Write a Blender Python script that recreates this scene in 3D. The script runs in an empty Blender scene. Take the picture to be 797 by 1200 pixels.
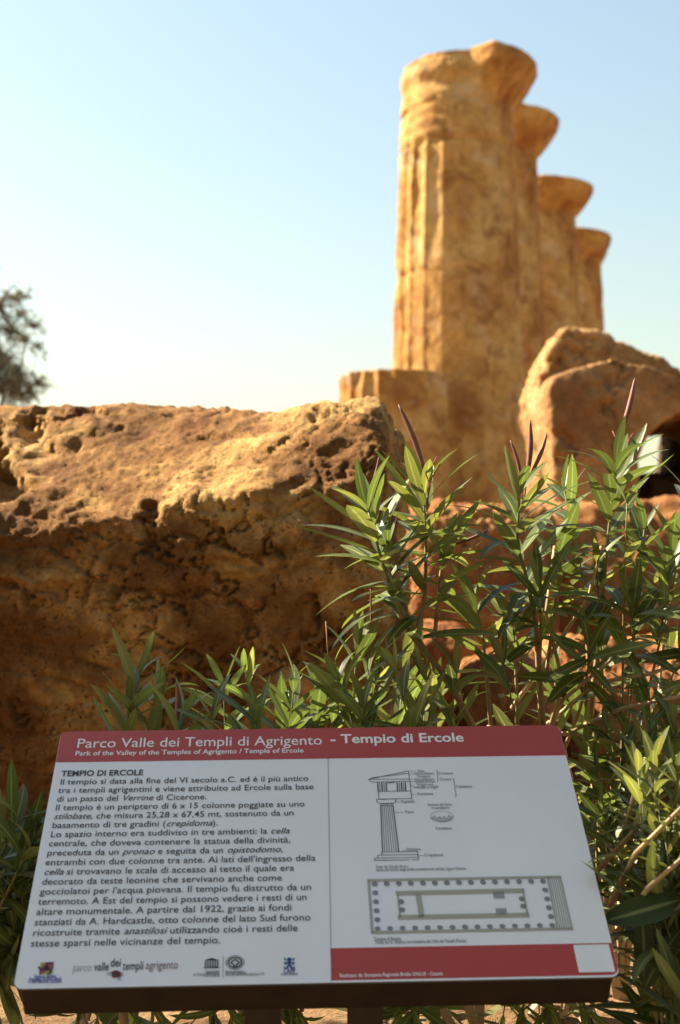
import bpy, math, random
import numpy as np
from mathutils import Vector, Matrix

# ------------------------------------------------------------------ camera, sky, sun, exposure
S = bpy.context.scene
COL = S.collection
rad = math.radians
F, HOR, EYE = 1667.0, 700.0, 1.65            # focal length in photo pixels, horizon row, eye height
PITCH = math.atan((HOR - 600) / F)
cam = bpy.data.cameras.new('camera')
camo = bpy.data.objects.new('camera', cam)
COL.objects.link(camo)
camo.location = (0, 0, EYE)
camo.rotation_euler = (math.pi / 2 + PITCH, 0, 0)
cam.sensor_fit = 'VERTICAL'; cam.sensor_height = 36.0; cam.sensor_width = 24.0
cam.lens = 36.0 * F / 1200.0
cam.clip_start = 0.05; cam.clip_end = 5000
cam.dof.use_dof = True; cam.dof.focus_distance = 2.78; cam.dof.aperture_fstop = 4.2
S.camera = camo

SUN_EL, SUN_AZ = 41.0, -68.0                 # azimuth clockwise from +Y (the view direction)
w = bpy.data.worlds.new('World'); S.world = w; w.use_nodes = True
wn = w.node_tree.nodes
sky = wn.new('ShaderNodeTexSky'); sky.sky_type = 'NISHITA'; sky.sun_disc = False
sky.sun_elevation = rad(SUN_EL); sky.sun_rotation = rad(SUN_AZ)
sky.air_density = 1.8; sky.dust_density = 1.5; sky.ozone_density = 0.3
w.node_tree.links.new(sky.outputs[0], wn['Background'].inputs[0])
wn['Background'].inputs[1].default_value = 0.051
sl = bpy.data.lights.new('sun', 'SUN'); so = bpy.data.objects.new('sun', sl); COL.objects.link(so)
sl.energy = 5.0; sl.angle = rad(0.55); sl.color = (1.0, 0.86, 0.65)
sdir = Vector((math.sin(rad(SUN_AZ)) * math.cos(rad(SUN_EL)), math.cos(rad(SUN_AZ)) * math.cos(rad(SUN_EL)), math.sin(rad(SUN_EL))))
so.rotation_euler = sdir.to_track_quat('Z', 'Y').to_euler()
so.location = sdir * 40
S.view_settings.view_transform = 'Standard'; S.view_settings.look = 'None'
S.view_settings.gamma = 1.0; S.view_settings.exposure = 1.9
S.render.engine = 'CYCLES'
S.cycles.max_bounces = 8; S.cycles.transparent_max_bounces = 8
S.cycles.use_denoising = True

rng = random.Random(7)
nrg = np.random.default_rng(11)

def at(px, py, Y):
    """the world point seen at photo pixel (px, py) at distance Y along +Y"""
    a, b = (px - 398.5) / F, (600 - py) / F
    d = Vector((a, math.cos(PITCH) - b * math.sin(PITCH), math.sin(PITCH) + b * math.cos(PITCH)))
    return Vector((0, 0, EYE)) + d * (Y / d.y)

# ------------------------------------------------------------------ helpers
def tag(o, label=None, cat=None, group=None, kind=None):
    for k, v in (('label', label), ('category', cat), ('group', group), ('kind', kind)):
        if v: o[k] = v
    return o

def empty(name, loc, label=None, cat=None, group=None):
    o = bpy.data.objects.new(name, None); COL.objects.link(o); o.location = loc
    o.empty_display_size = 0.2
    return tag(o, label, cat, group)

def link(name, me, mat, parent=None, loc=None):
    o = bpy.data.objects.new(name, me); COL.objects.link(o)
    if mat is not None:
        for m in (mat if isinstance(mat, (list, tuple)) else [mat]): me.materials.append(m)
    if parent is not None:
        o.parent = parent
        if loc is None: o.location = -Vector(parent.location) if parent.rotation_euler.x == 0 and parent.rotation_euler.y == 0 and parent.rotation_euler.z == 0 else (0, 0, 0)
    if loc is not None: o.location = loc
    return o

def np_mesh(name, V, Q, smooth=True):
    V = np.ascontiguousarray(V, dtype=np.float32); Q = np.ascontiguousarray(Q, dtype=np.int32)
    me = bpy.data.meshes.new(name)
    me.vertices.add(len(V)); me.vertices.foreach_set('co', V.ravel())
    k = Q.shape[1]
    me.loops.add(Q.size); me.loops.foreach_set('vertex_index', Q.ravel())
    me.polygons.add(len(Q)); me.polygons.foreach_set('loop_start', np.arange(0, Q.size, k, dtype=np.int32))
    me.update(calc_edges=True); me.validate()
    if smooth: me.polygons.foreach_set('use_smooth', np.ones(len(me.polygons), dtype=bool))
    return me

class Buf:
    """collects verts / faces (+ uv and a random value per vertex) into one mesh"""
    def __init__(s): s.v = []; s.f = []; s.uv = []; s.r = []
    def add(s, vs, fs, uv=None, r=0.0):
        n = len(s.v); s.v += [tuple(v) for v in vs]; s.f += [tuple(i + n for i in f) for f in fs]
        s.uv += uv if uv is not None else [(0.5, 0.5)] * len(vs); s.r += [r] * len(vs)
    def tube(s, pts, radii, n=6, r=0.0, cap=True):
        pts = [Vector(p) for p in pts]; vs = []; fs = []
        ref = Vector((0.13, 0.91, 0.31))
        for i, p in enumerate(pts):
            t = (pts[min(i + 1, len(pts) - 1)] - pts[max(i - 1, 0)])
            if t.length < 1e-9: t = Vector((0, 0, 1))
            t.normalize(); a = t.cross(ref)
            if a.length < 0.05: a = t.cross(Vector((1, 0, 0)))
            a.normalize(); b = t.cross(a)
            for k in range(n):
                an = 2 * math.pi * k / n
                vs.append(p + (a * math.cos(an) + b * math.sin(an)) * radii[i])
        for i in range(len(pts) - 1):
            for k in range(n):
                fs.append((i * n + k, i * n + (k + 1) % n, (i + 1) * n + (k + 1) % n, (i + 1) * n + k))
        if cap:
            fs.append(tuple(range(n - 1, -1, -1))); fs.append(tuple((len(pts) - 1) * n + k for k in range(n)))
        s.add(vs, fs, r=r)
    def build(s, name, mat, parent=None, smooth=True, loc=None):
        me = bpy.data.meshes.new(name); me.from_pydata(s.v, [], s.f); me.update()
        if smooth: me.polygons.foreach_set('use_smooth', np.ones(len(me.polygons), dtype=bool))
        if s.uv:
            ul = me.uv_layers.new(name='uv'); li = np.zeros(len(me.loops), dtype=np.int32)
            me.loops.foreach_get('vertex_index', li)
            ul.data.foreach_set('uv', np.array(s.uv, dtype=np.float32)[li].ravel())
            at_ = me.attributes.new('rnd', 'FLOAT', 'POINT'); at_.data.foreach_set('value', np.array(s.r, dtype=np.float32))
        return link(name, me, mat, parent, loc)

# ---- numpy noise
def _h(ix, iy, iz, seed):
    h = (ix.astype(np.int64) * 374761393 + iy.astype(np.int64) * 668265263 + iz.astype(np.int64) * 2147483647 + seed * 974634777) & 0xFFFFFFFF
    h = ((h ^ (h >> 13)) * 1274126177) & 0xFFFFFFFF
    h = ((h ^ (h >> 16)) * 2246822519) & 0xFFFFFFFF
    return ((h ^ (h >> 15)) & 0xFFFFFF) / float(0xFFFFFF)
def vnoise(P, seed=0):
    i = np.floor(P).astype(np.int64); f = P - i; u = f * f * f * (f * (f * 6 - 15) + 10)
    o = 0
    for dx in (0, 1):
        for dy in (0, 1):
            for dz in (0, 1):
                wgt = (u[:, 0] if dx else 1 - u[:, 0]) * (u[:, 1] if dy else 1 - u[:, 1]) * (u[:, 2] if dz else 1 - u[:, 2])
                o = o + wgt * _h(i[:, 0] + dx, i[:, 1] + dy, i[:, 2] + dz, seed)
    return o * 2 - 1
_R = np.array([[0.36, 0.48, -0.8], [-0.8, 0.6, 0.0], [0.48, 0.64, 0.6]])
def fbm(P, scale, octaves=4, gain=0.5, seed=0, ridged=False):
    P = P * scale; o = 0; a = 1.0; t = 0
    for k in range(octaves):
        n = vnoise(P, seed + k)
        o = o + a * ((1 - 2 * np.abs(n)) if ridged else n); t += a
        P = P @ _R.T * 2.03 + 17.3; a *= gain
    return o / t
def worley(P, scale, seed=0):
    P = P * scale; i = np.floor(P).astype(np.int64); d = np.full(len(P), 9.0)
    for dx in (-1, 0, 1):
        for dy in (-1, 0, 1):
            for dz in (-1, 0, 1):
                c = i + np.array([dx, dy, dz])
                q = np.stack([_h(c[:, 0], c[:, 1], c[:, 2], seed + s) for s in (1, 2, 3)], 1) + c
                d = np.minimum(d, np.sqrt(((q - P) ** 2).sum(1)))
    return d
def sstep(a, b, x):
    t = np.clip((x - a) / (b - a), 0, 1); return t * t * (3 - 2 * t)

def box_lattice(nx, ny, nz):
    faces = []; V = []
    def face(fn, na, nb):
        a = np.linspace(-1, 1, na + 1); b = np.linspace(-1, 1, nb + 1); A, B = np.meshgrid(a, b, indexing='ij')
        p = fn(A.ravel(), B.ravel()); off = sum(len(v) for v in V); V.append(p)
        i = np.arange(na)[:, None] * (nb + 1) + np.arange(nb)[None, :]; i = i.ravel() + off
        faces.append(np.stack([i, i + nb + 1, i + nb + 2, i + 1], 1))
    o = lambda a: np.ones_like(a)
    face(lambda a, b: np.stack([a, b, o(a)], 1), nx, ny); face(lambda a, b: np.stack([-a, b, -o(a)], 1), nx, ny)
    face(lambda a, b: np.stack([o(a), a, b], 1), ny, nz); face(lambda a, b: np.stack([-o(a), -a, b], 1), ny, nz)
    face(lambda a, b: np.stack([a, -o(a), b], 1), nx, nz); face(lambda a, b: np.stack([-a, o(a), b], 1), nx, nz)
    V = np.concatenate(V); Q = np.concatenate(faces)
    key = np.round(V * 1e5).astype(np.int64)
    _, idx, inv = np.unique(key, axis=0, return_index=True, return_inverse=True)
    return V[idx], inv.ravel()[Q]
def vnormals(V, Q):
    n = np.cross(V[Q[:, 2]] - V[Q[:, 0]], V[Q[:, 3]] - V[Q[:, 1]])
    o = np.zeros_like(V)
    for k in range(4): np.add.at(o, Q[:, k], n)
    return o / np.maximum(np.linalg.norm(o, axis=1, keepdims=True), 1e-12)
def rounded_box(half, r, counts):
    c, Q = box_lattice(*counts); h = np.array(half); p = c * h
    core = np.clip(p, -(h - r), h - r); d = p - core
    return core + r * d / np.maximum(np.linalg.norm(d, axis=1, keepdims=True), 1e-9), Q
def rotz(V, a):
    c, s = math.cos(a), math.sin(a); return V @ np.array([[c, -s, 0], [s, c, 0], [0, 0, 1]]).T

# ------------------------------------------------------------------ materials
def new_mat(name):
    m = bpy.data.materials.new(name); m.use_nodes = True
    nt = m.node_tree; return m, nt, nt.nodes['Principled BSDF']
def plain(name, col, rough=0.6, spec=0.4, metal=0.0, noise=0.0, scale=20.0, bump=0.0):
    m, nt, b = new_mat(name); N = nt.nodes; L = nt.links
    b.inputs['Base Color'].default_value = (*col, 1); b.inputs['Roughness'].default_value = rough
    b.inputs['Specular IOR Level'].default_value = spec; b.inputs['Metallic'].default_value = metal
    if noise or bump:
        tc = N.new('ShaderNodeTexCoord'); no = N.new('ShaderNodeTexNoise'); no.inputs['Scale'].default_value = scale; no.inputs['Detail'].default_value = 6
        L.new(tc.outputs['Object'], no.inputs['Vector'])
        if noise:
            mx = N.new('ShaderNodeMix'); mx.data_type = 'RGBA'
            mx.inputs[6].default_value = (*[c * (1 - noise) for c in col], 1); mx.inputs[7].default_value = (*[min(1, c * (1 + noise)) for c in col], 1)
            L.new(no.outputs['Fac'], mx.inputs[0]); L.new(mx.outputs[2], b.inputs['Base Color'])
        if bump:
            bp = N.new('ShaderNodeBump'); bp.inputs['Strength'].default_value = bump; bp.inputs['Distance'].default_value = 0.01
            L.new(no.outputs['Fac'], bp.inputs['Height']); L.new(bp.outputs[0], b.inputs['Normal'])
    return m

def stone(name, cols, scale=1.0, bump=0.5, dist=0.02, stain=(0.10, 0.055, 0.03), stain_amt=0.5, pits=0.5, pale=None):
    """weathered calcarenite: broad colour patches, finer mottling, dark lichen stains and small pits"""
    m, nt, b = new_mat(name); N = nt.nodes; L = nt.links
    tc = N.new('ShaderNodeTexCoord')
    def noise(s, det=6, rough=0.6, dist_=0.0):
        n = N.new('ShaderNodeTexNoise'); n.inputs['Scale'].default_value = s * scale; n.inputs['Detail'].default_value = det
        n.inputs['Roughness'].default_value = rough; n.inputs['Distortion'].default_value = dist_
        L.new(tc.outputs['Object'], n.inputs['Vector']); return n
    def ramp(src, stops):
        r = N.new('ShaderNodeValToRGB'); e = r.color_ramp.elements
        while len(e) > 1: e.remove(e[-1])
        e[0].position = stops[0][0]; e[0].color = (*stops[0][1], 1)
        for p, c in stops[1:]:
            k = e.new(p); k.color = (*c, 1)
        L.new(src, r.inputs[0]); return r
    def mix(a, bb, fac, mode='MIX', f=None):
        x = N.new('ShaderNodeMix'); x.data_type = 'RGBA'; x.blend_type = mode
        if f is not None: x.inputs[0].default_value = f
        else: L.new(fac, x.inputs[0])
        for i, v in ((6, a), (7, bb)):
            if isinstance(v, tuple): x.inputs[i].default_value = (*v, 1)
            else: L.new(v, x.inputs[i])
        return x.outputs[2]
    n1 = noise(1.3, 7, 0.62, 0.6); n2 = noise(9, 6, 0.65); n3 = noise(45, 5, 0.7)
    c = ramp(n1.outputs['Fac'], [(0.38, cols[0]), (0.5, cols[1]), (0.62, cols[2])]).outputs[0]
    g2 = ramp(n2.outputs['Fac'], [(0.3, (0.62, 0.58, 0.54)), (0.55, (1, 1, 1)), (0.75, (1.22, 1.2, 1.15))]).outputs[0]
    c = mix(c, g2, None, 'MULTIPLY', 0.8)
    g3 = ramp(n3.outputs['Fac'], [(0.3, (0.7, 0.68, 0.66)), (0.6, (1.08, 1.08, 1.08))]).outputs[0]
    c = mix(c, g3, None, 'MULTIPLY', 0.7)
    if pale:
        n5 = noise(2.6, 5, 0.6, 0.8); pm = ramp(n5.outputs['Fac'], [(0.55, (0, 0, 0)), (0.66, (0.42,) * 3)]).outputs[0]
        c = mix(c, pale, pm)
    n4 = noise(3.1, 8, 0.7, 1.2); sm = ramp(n4.outputs['Fac'], [(0.51, (0, 0, 0)), (0.62, (stain_amt,) * 3)]).outputs[0]
    c = mix(c, stain, sm)
    v = N.new('ShaderNodeTexVoronoi'); v.inputs['Scale'].default_value = 38 * scale; v.feature = 'F1'
    dn = noise(14, 3); va = N.new('ShaderNodeMixRGB'); va.inputs[0].default_value = 0.08
    L.new(tc.outputs['Object'], va.inputs[1]); L.new(dn.outputs['Color'], va.inputs[2]); L.new(va.outputs[0], v.inputs['Vector'])
    pm = ramp(v.outputs['Distance'], [(0.12, (pits,) * 3), (0.3, (0, 0, 0))]).outputs[0]
    pk = N.new('ShaderNodeMath'); pk.operation = 'MULTIPLY'; L.new(pm, pk.inputs[0])
    gate = ramp(n2.outputs['Fac'], [(0.45, (0, 0, 0)), (0.6, (1, 1, 1))]).outputs[0]; L.new(gate, pk.inputs[1])
    c = mix(c, tuple(x * 0.35 for x in cols[0]), pk.outputs[0])
    L.new(c, b.inputs['Base Color'])
    h = N.new('ShaderNodeMath'); h.operation = 'MULTIPLY_ADD'; h.inputs[1].default_value = 0.5
    L.new(n3.outputs['Fac'], h.inputs[0]); L.new(n2.outputs['Fac'], h.inputs[2])
    h2 = N.new('ShaderNodeMath'); h2.operation = 'SUBTRACT'; L.new(h.outputs[0], h2.inputs[0]); L.new(pk.outputs[0], h2.inputs[1])
    bp = N.new('ShaderNodeBump'); bp.inputs['Strength'].default_value = bump; bp.inputs['Distance'].default_value = dist
    L.new(h2.outputs[0], bp.inputs['Height']); L.new(bp.outputs[0], b.inputs['Normal'])
    b.inputs['Roughness'].default_value = 0.92; b.inputs['Specular IOR Level'].default_value = 0.15
    return m

def leaf_mat(name, dark, light, rib, trans, tfac=0.38, rough=0.38, under=None):
    m, nt, b = new_mat(name); N = nt.nodes; L = nt.links
    at_ = N.new('ShaderNodeAttribute'); at_.attribute_name = 'rnd'
    mx = N.new('ShaderNodeMix'); mx.data_type = 'RGBA'; mx.inputs[6].default_value = (*dark, 1); mx.inputs[7].default_value = (*light, 1)
    L.new(at_.outputs['Fac'], mx.inputs[0])
    uv = N.new('ShaderNodeUVMap'); uv.uv_map = 'uv'; sp = N.new('ShaderNodeSeparateXYZ'); L.new(uv.outputs[0], sp.inputs[0])
    a = N.new('ShaderNodeMath'); a.operation = 'SUBTRACT'; a.inputs[1].default_value = 0.5; L.new(sp.outputs[0], a.inputs[0])
    ab = N.new('ShaderNodeMath'); ab.operation = 'ABSOLUTE'; L.new(a.outputs[0], ab.inputs[0])
    lt = N.new('ShaderNodeMapRange'); lt.inputs[1].default_value = 0.03; lt.inputs[2].default_value = 0.09; lt.inputs[3].default_value = 0.85; lt.inputs[4].default_value = 0.0
    L.new(ab.outputs[0], lt.inputs[0])
    mr = N.new('ShaderNodeMix'); mr.data_type = 'RGBA'; L.new(lt.outputs[0], mr.inputs[0]); L.new(mx.outputs[2], mr.inputs[6]); mr.inputs[7].default_value = (*rib, 1)
    # fine side veins as gentle relief
    wv = N.new('ShaderNodeTexWave'); wv.inputs['Scale'].default_value = 14; wv.bands_direction = 'Y'; L.new(uv.outputs[0], wv.inputs['Vector'])
    bp = N.new('ShaderNodeBump'); bp.inputs['Strength'].default_value = 0.06; bp.inputs['Distance'].default_value = 0.002; L.new(wv.outputs['Fac'], bp.inputs['Height'])
    L.new(bp.outputs[0], b.inputs['Normal'])
    out_col = mr.outputs[2]
    if under:
        ge = N.new('ShaderNodeNewGeometry'); mu = N.new('ShaderNodeMix'); mu.data_type = 'RGBA'
        L.new(ge.outputs['Backfacing'], mu.inputs[0]); L.new(out_col, mu.inputs[6]); mu.inputs[7].default_value = (*under, 1); out_col = mu.outputs[2]
    L.new(out_col, b.inputs['Base Color']); b.inputs['Roughness'].default_value = rough; b.inputs['Specular IOR Level'].default_value = 0.38
    tr = N.new('ShaderNodeBsdfTranslucent')
    tm = N.new('ShaderNodeMix'); tm.data_type = 'RGBA'; tm.inputs[6].default_value = (*trans, 1); tm.inputs[7].default_value = (*[min(1, c * 1.7 + 0.05) for c in trans], 1)
    L.new(lt.outputs[0], tm.inputs[0])
    tv = N.new('ShaderNodeMix'); tv.data_type = 'RGBA'; tv.blend_type = 'MULTIPLY'; tv.inputs[0].default_value = 1.0
    vr = N.new('ShaderNodeMapRange'); vr.inputs[3].default_value = 0.55; vr.inputs[4].default_value = 1.25; L.new(at_.outputs['Fac'], vr.inputs[0])
    L.new(tm.outputs[2], tv.inputs[6]); L.new(vr.outputs[0], tv.inputs[7]); L.new(tv.outputs[2], tr.inputs['Color'])
    ms = N.new('ShaderNodeMixShader'); ms.inputs[0].default_value = tfac
    L.new(b.outputs[0], ms.inputs[1]); L.new(tr.outputs[0], ms.inputs[2]); L.new(ms.outputs[0], N['Material Output'].inputs['Surface'])
    return m

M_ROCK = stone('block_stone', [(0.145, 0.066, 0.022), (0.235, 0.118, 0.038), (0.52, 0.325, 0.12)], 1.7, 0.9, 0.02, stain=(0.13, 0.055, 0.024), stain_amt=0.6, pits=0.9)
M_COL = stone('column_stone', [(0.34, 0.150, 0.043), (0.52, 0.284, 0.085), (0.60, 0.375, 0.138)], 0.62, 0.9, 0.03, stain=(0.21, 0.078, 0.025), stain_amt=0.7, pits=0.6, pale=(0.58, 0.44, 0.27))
M_BOUL = stone('boulder_stone', [(0.24, 0.125, 0.046), (0.36, 0.205, 0.080), (0.50, 0.32, 0.14)], 1.0, 0.7, 0.03, stain=(0.2, 0.09, 0.04), stain_amt=0.5, pits=0.6)
M_RED = stone('reddish_stone', [(0.22, 0.085, 0.028), (0.34, 0.15, 0.05), (0.48, 0.27, 0.10)], 1.5, 0.7, 0.02, stain=(0.22, 0.08, 0.03), stain_amt=0.6, pits=0.5)
M_SHADE_DARK = stone('shade_darkened_stone', [(0.05, 0.03, 0.018), (0.09, 0.055, 0.03), (0.14, 0.085, 0.045)], 1.0, 0.6, 0.03, stain_amt=0.3)  # base colour darkened to stand for the deep shade under the overhang
M_SOIL = stone('soil', [(0.20, 0.12, 0.06), (0.28, 0.175, 0.09), (0.38, 0.25, 0.13)], 2.0, 0.8, 0.03, stain=(0.14, 0.09, 0.05), stain_amt=0.6, pits=0.4)
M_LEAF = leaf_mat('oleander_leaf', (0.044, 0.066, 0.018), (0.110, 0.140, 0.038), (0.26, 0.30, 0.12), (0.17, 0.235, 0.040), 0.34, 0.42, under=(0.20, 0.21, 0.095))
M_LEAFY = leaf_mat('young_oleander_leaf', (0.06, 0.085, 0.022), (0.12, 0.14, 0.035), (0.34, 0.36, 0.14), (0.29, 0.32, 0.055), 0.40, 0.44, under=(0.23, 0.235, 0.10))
M_OLIVE = leaf_mat('olive_leaf', (0.19, 0.20, 0.15), (0.30, 0.31, 0.23), (0.14, 0.15, 0.1), (0.2, 0.22, 0.08), 0.25, 0.5, under=(0.22, 0.24, 0.19))
M_STEM, _nt, _b = new_mat('oleander_stem')
_a = _nt.nodes.new('ShaderNodeAttribute'); _a.attribute_name = 'rnd'
_m = _nt.nodes.new('ShaderNodeMix'); _m.data_type = 'RGBA'; _m.inputs[6].default_value = (0.27, 0.17, 0.09, 1); _m.inputs[7].default_value = (0.15, 0.16, 0.05, 1)
_nt.links.new(_a.outputs['Fac'], _m.inputs[0]); _nt.links.new(_m.outputs[2], _b.inputs['Base Color']); _b.inputs['Roughness'].default_value = 0.6
M_WOODY = plain('woody_stem', (0.40, 0.29, 0.17), 0.75, 0.2, noise=0.4, scale=40, bump=0.3)
M_POD = plain('pod_skin', (0.20, 0.085, 0.065), 0.55, 0.4, noise=0.4, scale=60)
M_BARK = plain('bark', (0.12, 0.09, 0.065), 0.9, 0.2, noise=0.4, scale=14, bump=0.8)
M_TWIG = plain('dry_twig', (0.28, 0.13, 0.07), 0.7, 0.2)

# ------------------------------------------------------------------ terrain
def ground_h(x, y):
    h = 0.78 * sstep(2.25, 3.0, y) + 0.14 * sstep(3.2, 4.5, y) + 0.1 * sstep(5, 8, y)
    return h
def make_ground():
    ys = np.concatenate([np.linspace(-60, 0, 13), np.linspace(0.2, 9, 150), np.geomspace(9.5, 2500, 40)])
    xs = np.concatenate([-np.geomspace(2500, 3.4, 36), np.linspace(-3.2, 3.2, 150), np.geomspace(3.4, 2500, 36)])
    X, Y = np.meshgrid(xs, ys, indexing='ij'); P = np.stack([X.ravel(), Y.ravel(), np.zeros(X.size)], 1)
    near = np.exp(-((P[:, 0] / 6) ** 2 + ((P[:, 1] - 3) / 6) ** 2))
    P[:, 2] = ground_h(P[:, 0], P[:, 1]) + near * (0.05 * fbm(P, 2.2, 4, seed=3) + 0.012 * fbm(P, 14, 3, seed=9))
    n = len(ys); i = (np.arange(len(xs) - 1)[:, None] * n + np.arange(n - 1)[None, :]).ravel()
    me = np_mesh('ground', P, np.stack([i, i + n, i + n + 1, i + 1], 1))
    tag(link('ground', me, M_SOIL), kind='structure')
make_ground()

# ------------------------------------------------------------------ stones
def set_stone(name, V, Q, mat, label, cat='stone block', group=None):
    c = np.array([V[:, 0].mean(), V[:, 1].mean(), V[:, 2].min()])
    o = link(name, np_mesh(name, V - c, Q), mat, loc=Vector(c))
    return tag(o, label, cat, group)

def big_block():
    # fallen temple block filling the left: x -2.9 .. 0.15, front foot about 4.1 m away, top 2.25 m up
    half = np.array([1.60, 0.66, 0.84])
    V, Q = rounded_box(half, 0.075, (420, 110, 250))
    z = V[:, 2]; front = sstep(0.60, -0.66, V[:, 1])
    zz = (z + 0.84) / 1.68
    # upper part of the face slopes back, the foot is undercut; the slope fades out towards the squared right corner
    fade = 1 - 0.55 * sstep(0.7, 1.5, V[:, 0])
    low = 0.66 + 0.06 * np.sin(V[:, 0] * 3.1 + 1.0) + 0.21 * sstep(0.3, 1.25, V[:, 0])
    t = np.clip((zz - low) / (1 - low), 0, 1)
    lean = 0.70 * fade * (0.7 * t + 0.3 * t ** 2) + 0.20 * np.clip((0.62 - zz) / 0.62, 0, 1) ** 1.3
    V[:, 1] += front * lean
    V[:, 0] -= 0.10 * np.clip(1 - zz, 0, 1) * sstep(0.9, 1.6, V[:, 0])
    V[:, 0] += 0.03 * np.sin(zz * 5.0) * sstep(1.1, 1.6, V[:, 0])
    V[:, 2] -= 0.065 * sstep(0.5, 1.4, V[:, 0]) * sstep(-0.2, 0.8, V[:, 2])
    V = rotz(V, rad(-6.0))
    V += np.array([-1.385, 4.86, 1.465])
    N = vnormals(V, Q)
    d = 0.030 * fbm(V, 1.6, 3, seed=21) + 0.030 * fbm(V * np.array([1, 1, 1.4]), 4.2, 4, 0.58, seed=5)
    V = V + N * d[:, None]
    N = vnormals(V, Q)
    warp = 0.07 * np.stack([fbm(V, 6, 3, seed=s) for s in (61, 62, 63)], 1)
    Wp = V + warp
    var = sstep(-0.3, 0.3, fbm(V, 1.5, 3, seed=88))           # crumbly zones against smoother ones
    ph = (V[:, 2] * 1.0 + V[:, 0] * 0.28 + 0.10 * fbm(V, 2.2, 3, seed=95)) * 11.0       # worn bedding
    bed = np.abs((ph % 1.0) - 0.5) * 2
    d = -0.016 * sstep(0.25, 0.0, bed) * sstep(-0.1, 0.3, fbm(V * np.array([1, 1, 3]), 1.8, 3, seed=96))
    d += 0.046 * fbm(Wp * np.array([0.75, 1, 1.6]), 4.6, 6, 0.64, seed=31, ridged=True) * (0.55 + 0.45 * var)
    cr = np.abs(fbm(Wp, 7, 4, 0.62, seed=35))
    d -= 0.024 * sstep(0.05, 0.0, cr) * sstep(0.05, 0.3, fbm(V, 2.3, 3, seed=87))
    d += 0.019 * fbm(Wp, 26, 4, 0.74, seed=41) * (0.5 + 0.5 * var)
    hol = sstep(0.34, 0.52, fbm(Wp * np.array([1, 1, 1.5]), 4.6, 4, 0.55, seed=71))      # irregular solution hollows
    d -= 0.05 * hol * sstep(-0.1, 0.3, fbm(V, 1.3, 2, seed=73))
    V = V + N * d[:, None]
    # named hollows seen in the face
    for (px, py, r, dep) in ((37, 502, 0.042, 0.10), (-2, 560, 0.07, 0.12), (178, 598, 0.026, 0.05)):
        ray = (at(px, py, 4.5) - Vector((0, 0, EYE))).normalized(); r3 = np.array(ray); o3 = np.array([0, 0, EYE])
        rel = V - o3; t = rel @ r3; dist = np.linalg.norm(rel - t[:, None] * r3, axis=1)
        near = t < (t[dist < 0.05].min() + 0.5 if (dist < 0.05).any() else 0)
        dist = dist * (1 + 0.75 * fbm(V, 9, 3, 0.6, seed=int(px) + 7))
        k = np.exp(-(dist / r) ** 4) * near
        V = V + k[:, None] * dep * np.array([0, 0.92, -0.25])
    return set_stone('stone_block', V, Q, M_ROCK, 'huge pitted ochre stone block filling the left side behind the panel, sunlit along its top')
big_block()

def voxel_boulder(name, outline, Y, depth, mat, label, voxel=0.03, amp=0.05, ssc=3.0, smooth=8, lean=0.0, seed=0, cat='boulder', group=None, pit=0.03):
    """front outline traced at distance Y, given real depth, rounded, then weathered"""
    pts = [at(x, y, Y) for x, y in outline]; n = len(pts)
    vs = [tuple(p) for p in pts] + [(p.x * (1 + 0.0), p.y + depth, p.z) for p in pts]
    fs = [tuple(range(n)), tuple(range(2 * n - 1, n - 1, -1))] + [(i, i + n, (i + 1) % n + n, (i + 1) % n) for i in range(n)]
    me = bpy.data.meshes.new('tmp'); me.from_pydata(vs, [], fs); me.update()
    o = bpy.data.objects.new('tmp', me); COL.objects.link(o)
    import bmesh
    bm = bmesh.new(); bm.from_mesh(me); bmesh.ops.recalc_face_normals(bm, faces=bm.faces); bmesh.ops.triangulate(bm, faces=bm.faces); bm.to_mesh(me); bm.free()
    md = o.modifiers.new('r', 'REMESH'); md.mode = 'VOXEL'; md.voxel_size = voxel
    dg = bpy.context.evaluated_depsgraph_get(); ev = bpy.data.meshes.new_from_object(o.evaluated_get(dg))
    bpy.data.objects.remove(o); bpy.data.meshes.remove(me)
    V = np.zeros(len(ev.vertices) * 3); ev.vertices.foreach_get('co', V); V = V.reshape(-1, 3)
    Q = np.array([list(p.vertices) for p in ev.polygons if len(p.vertices) == 4])
    bpy.data.meshes.remove(ev)
    E = np.concatenate([Q[:, [0, 1]], Q[:, [1, 2]], Q[:, [2, 3]], Q[:, [3, 0]]])
    for _ in range(smooth):
        a = np.zeros_like(V); c = np.zeros(len(V))
        np.add.at(a, E[:, 0], V[E[:, 1]]); np.add.at(c, E[:, 0], 1); np.add.at(a, E[:, 1], V[E[:, 0]]); np.add.at(c, E[:, 1], 1)
        V = 0.4 * V + 0.6 * a / np.maximum(c, 1)[:, None]
    if lean:
        z0, z1 = V[:, 2].min(), V[:, 2].max(); V[:, 1] += lean * (V[:, 2] - z0) / (z1 - z0) * sstep(Y + depth, Y, V[:, 1])
    N = vnormals(V, Q)
    d = amp * fbm(V, ssc, 4, 0.55, seed=seed + 1) + amp * 0.35 * fbm(V, ssc * 4, 4, 0.6, seed=seed + 7, ridged=True)
    d += 0.014 * fbm(V, 26, 4, 0.7, seed=seed + 50) - 0.03 * sstep(0.06, 0.0, np.abs(fbm(V, 2.6, 4, 0.6, seed=seed + 60)))
    d -= pit * sstep(0.30, 0.5, fbm(V, 5, 4, 0.55, seed=seed + 40))
    return set_stone(name, V + N * d[:, None], Q, mat, label, cat, group)

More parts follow.
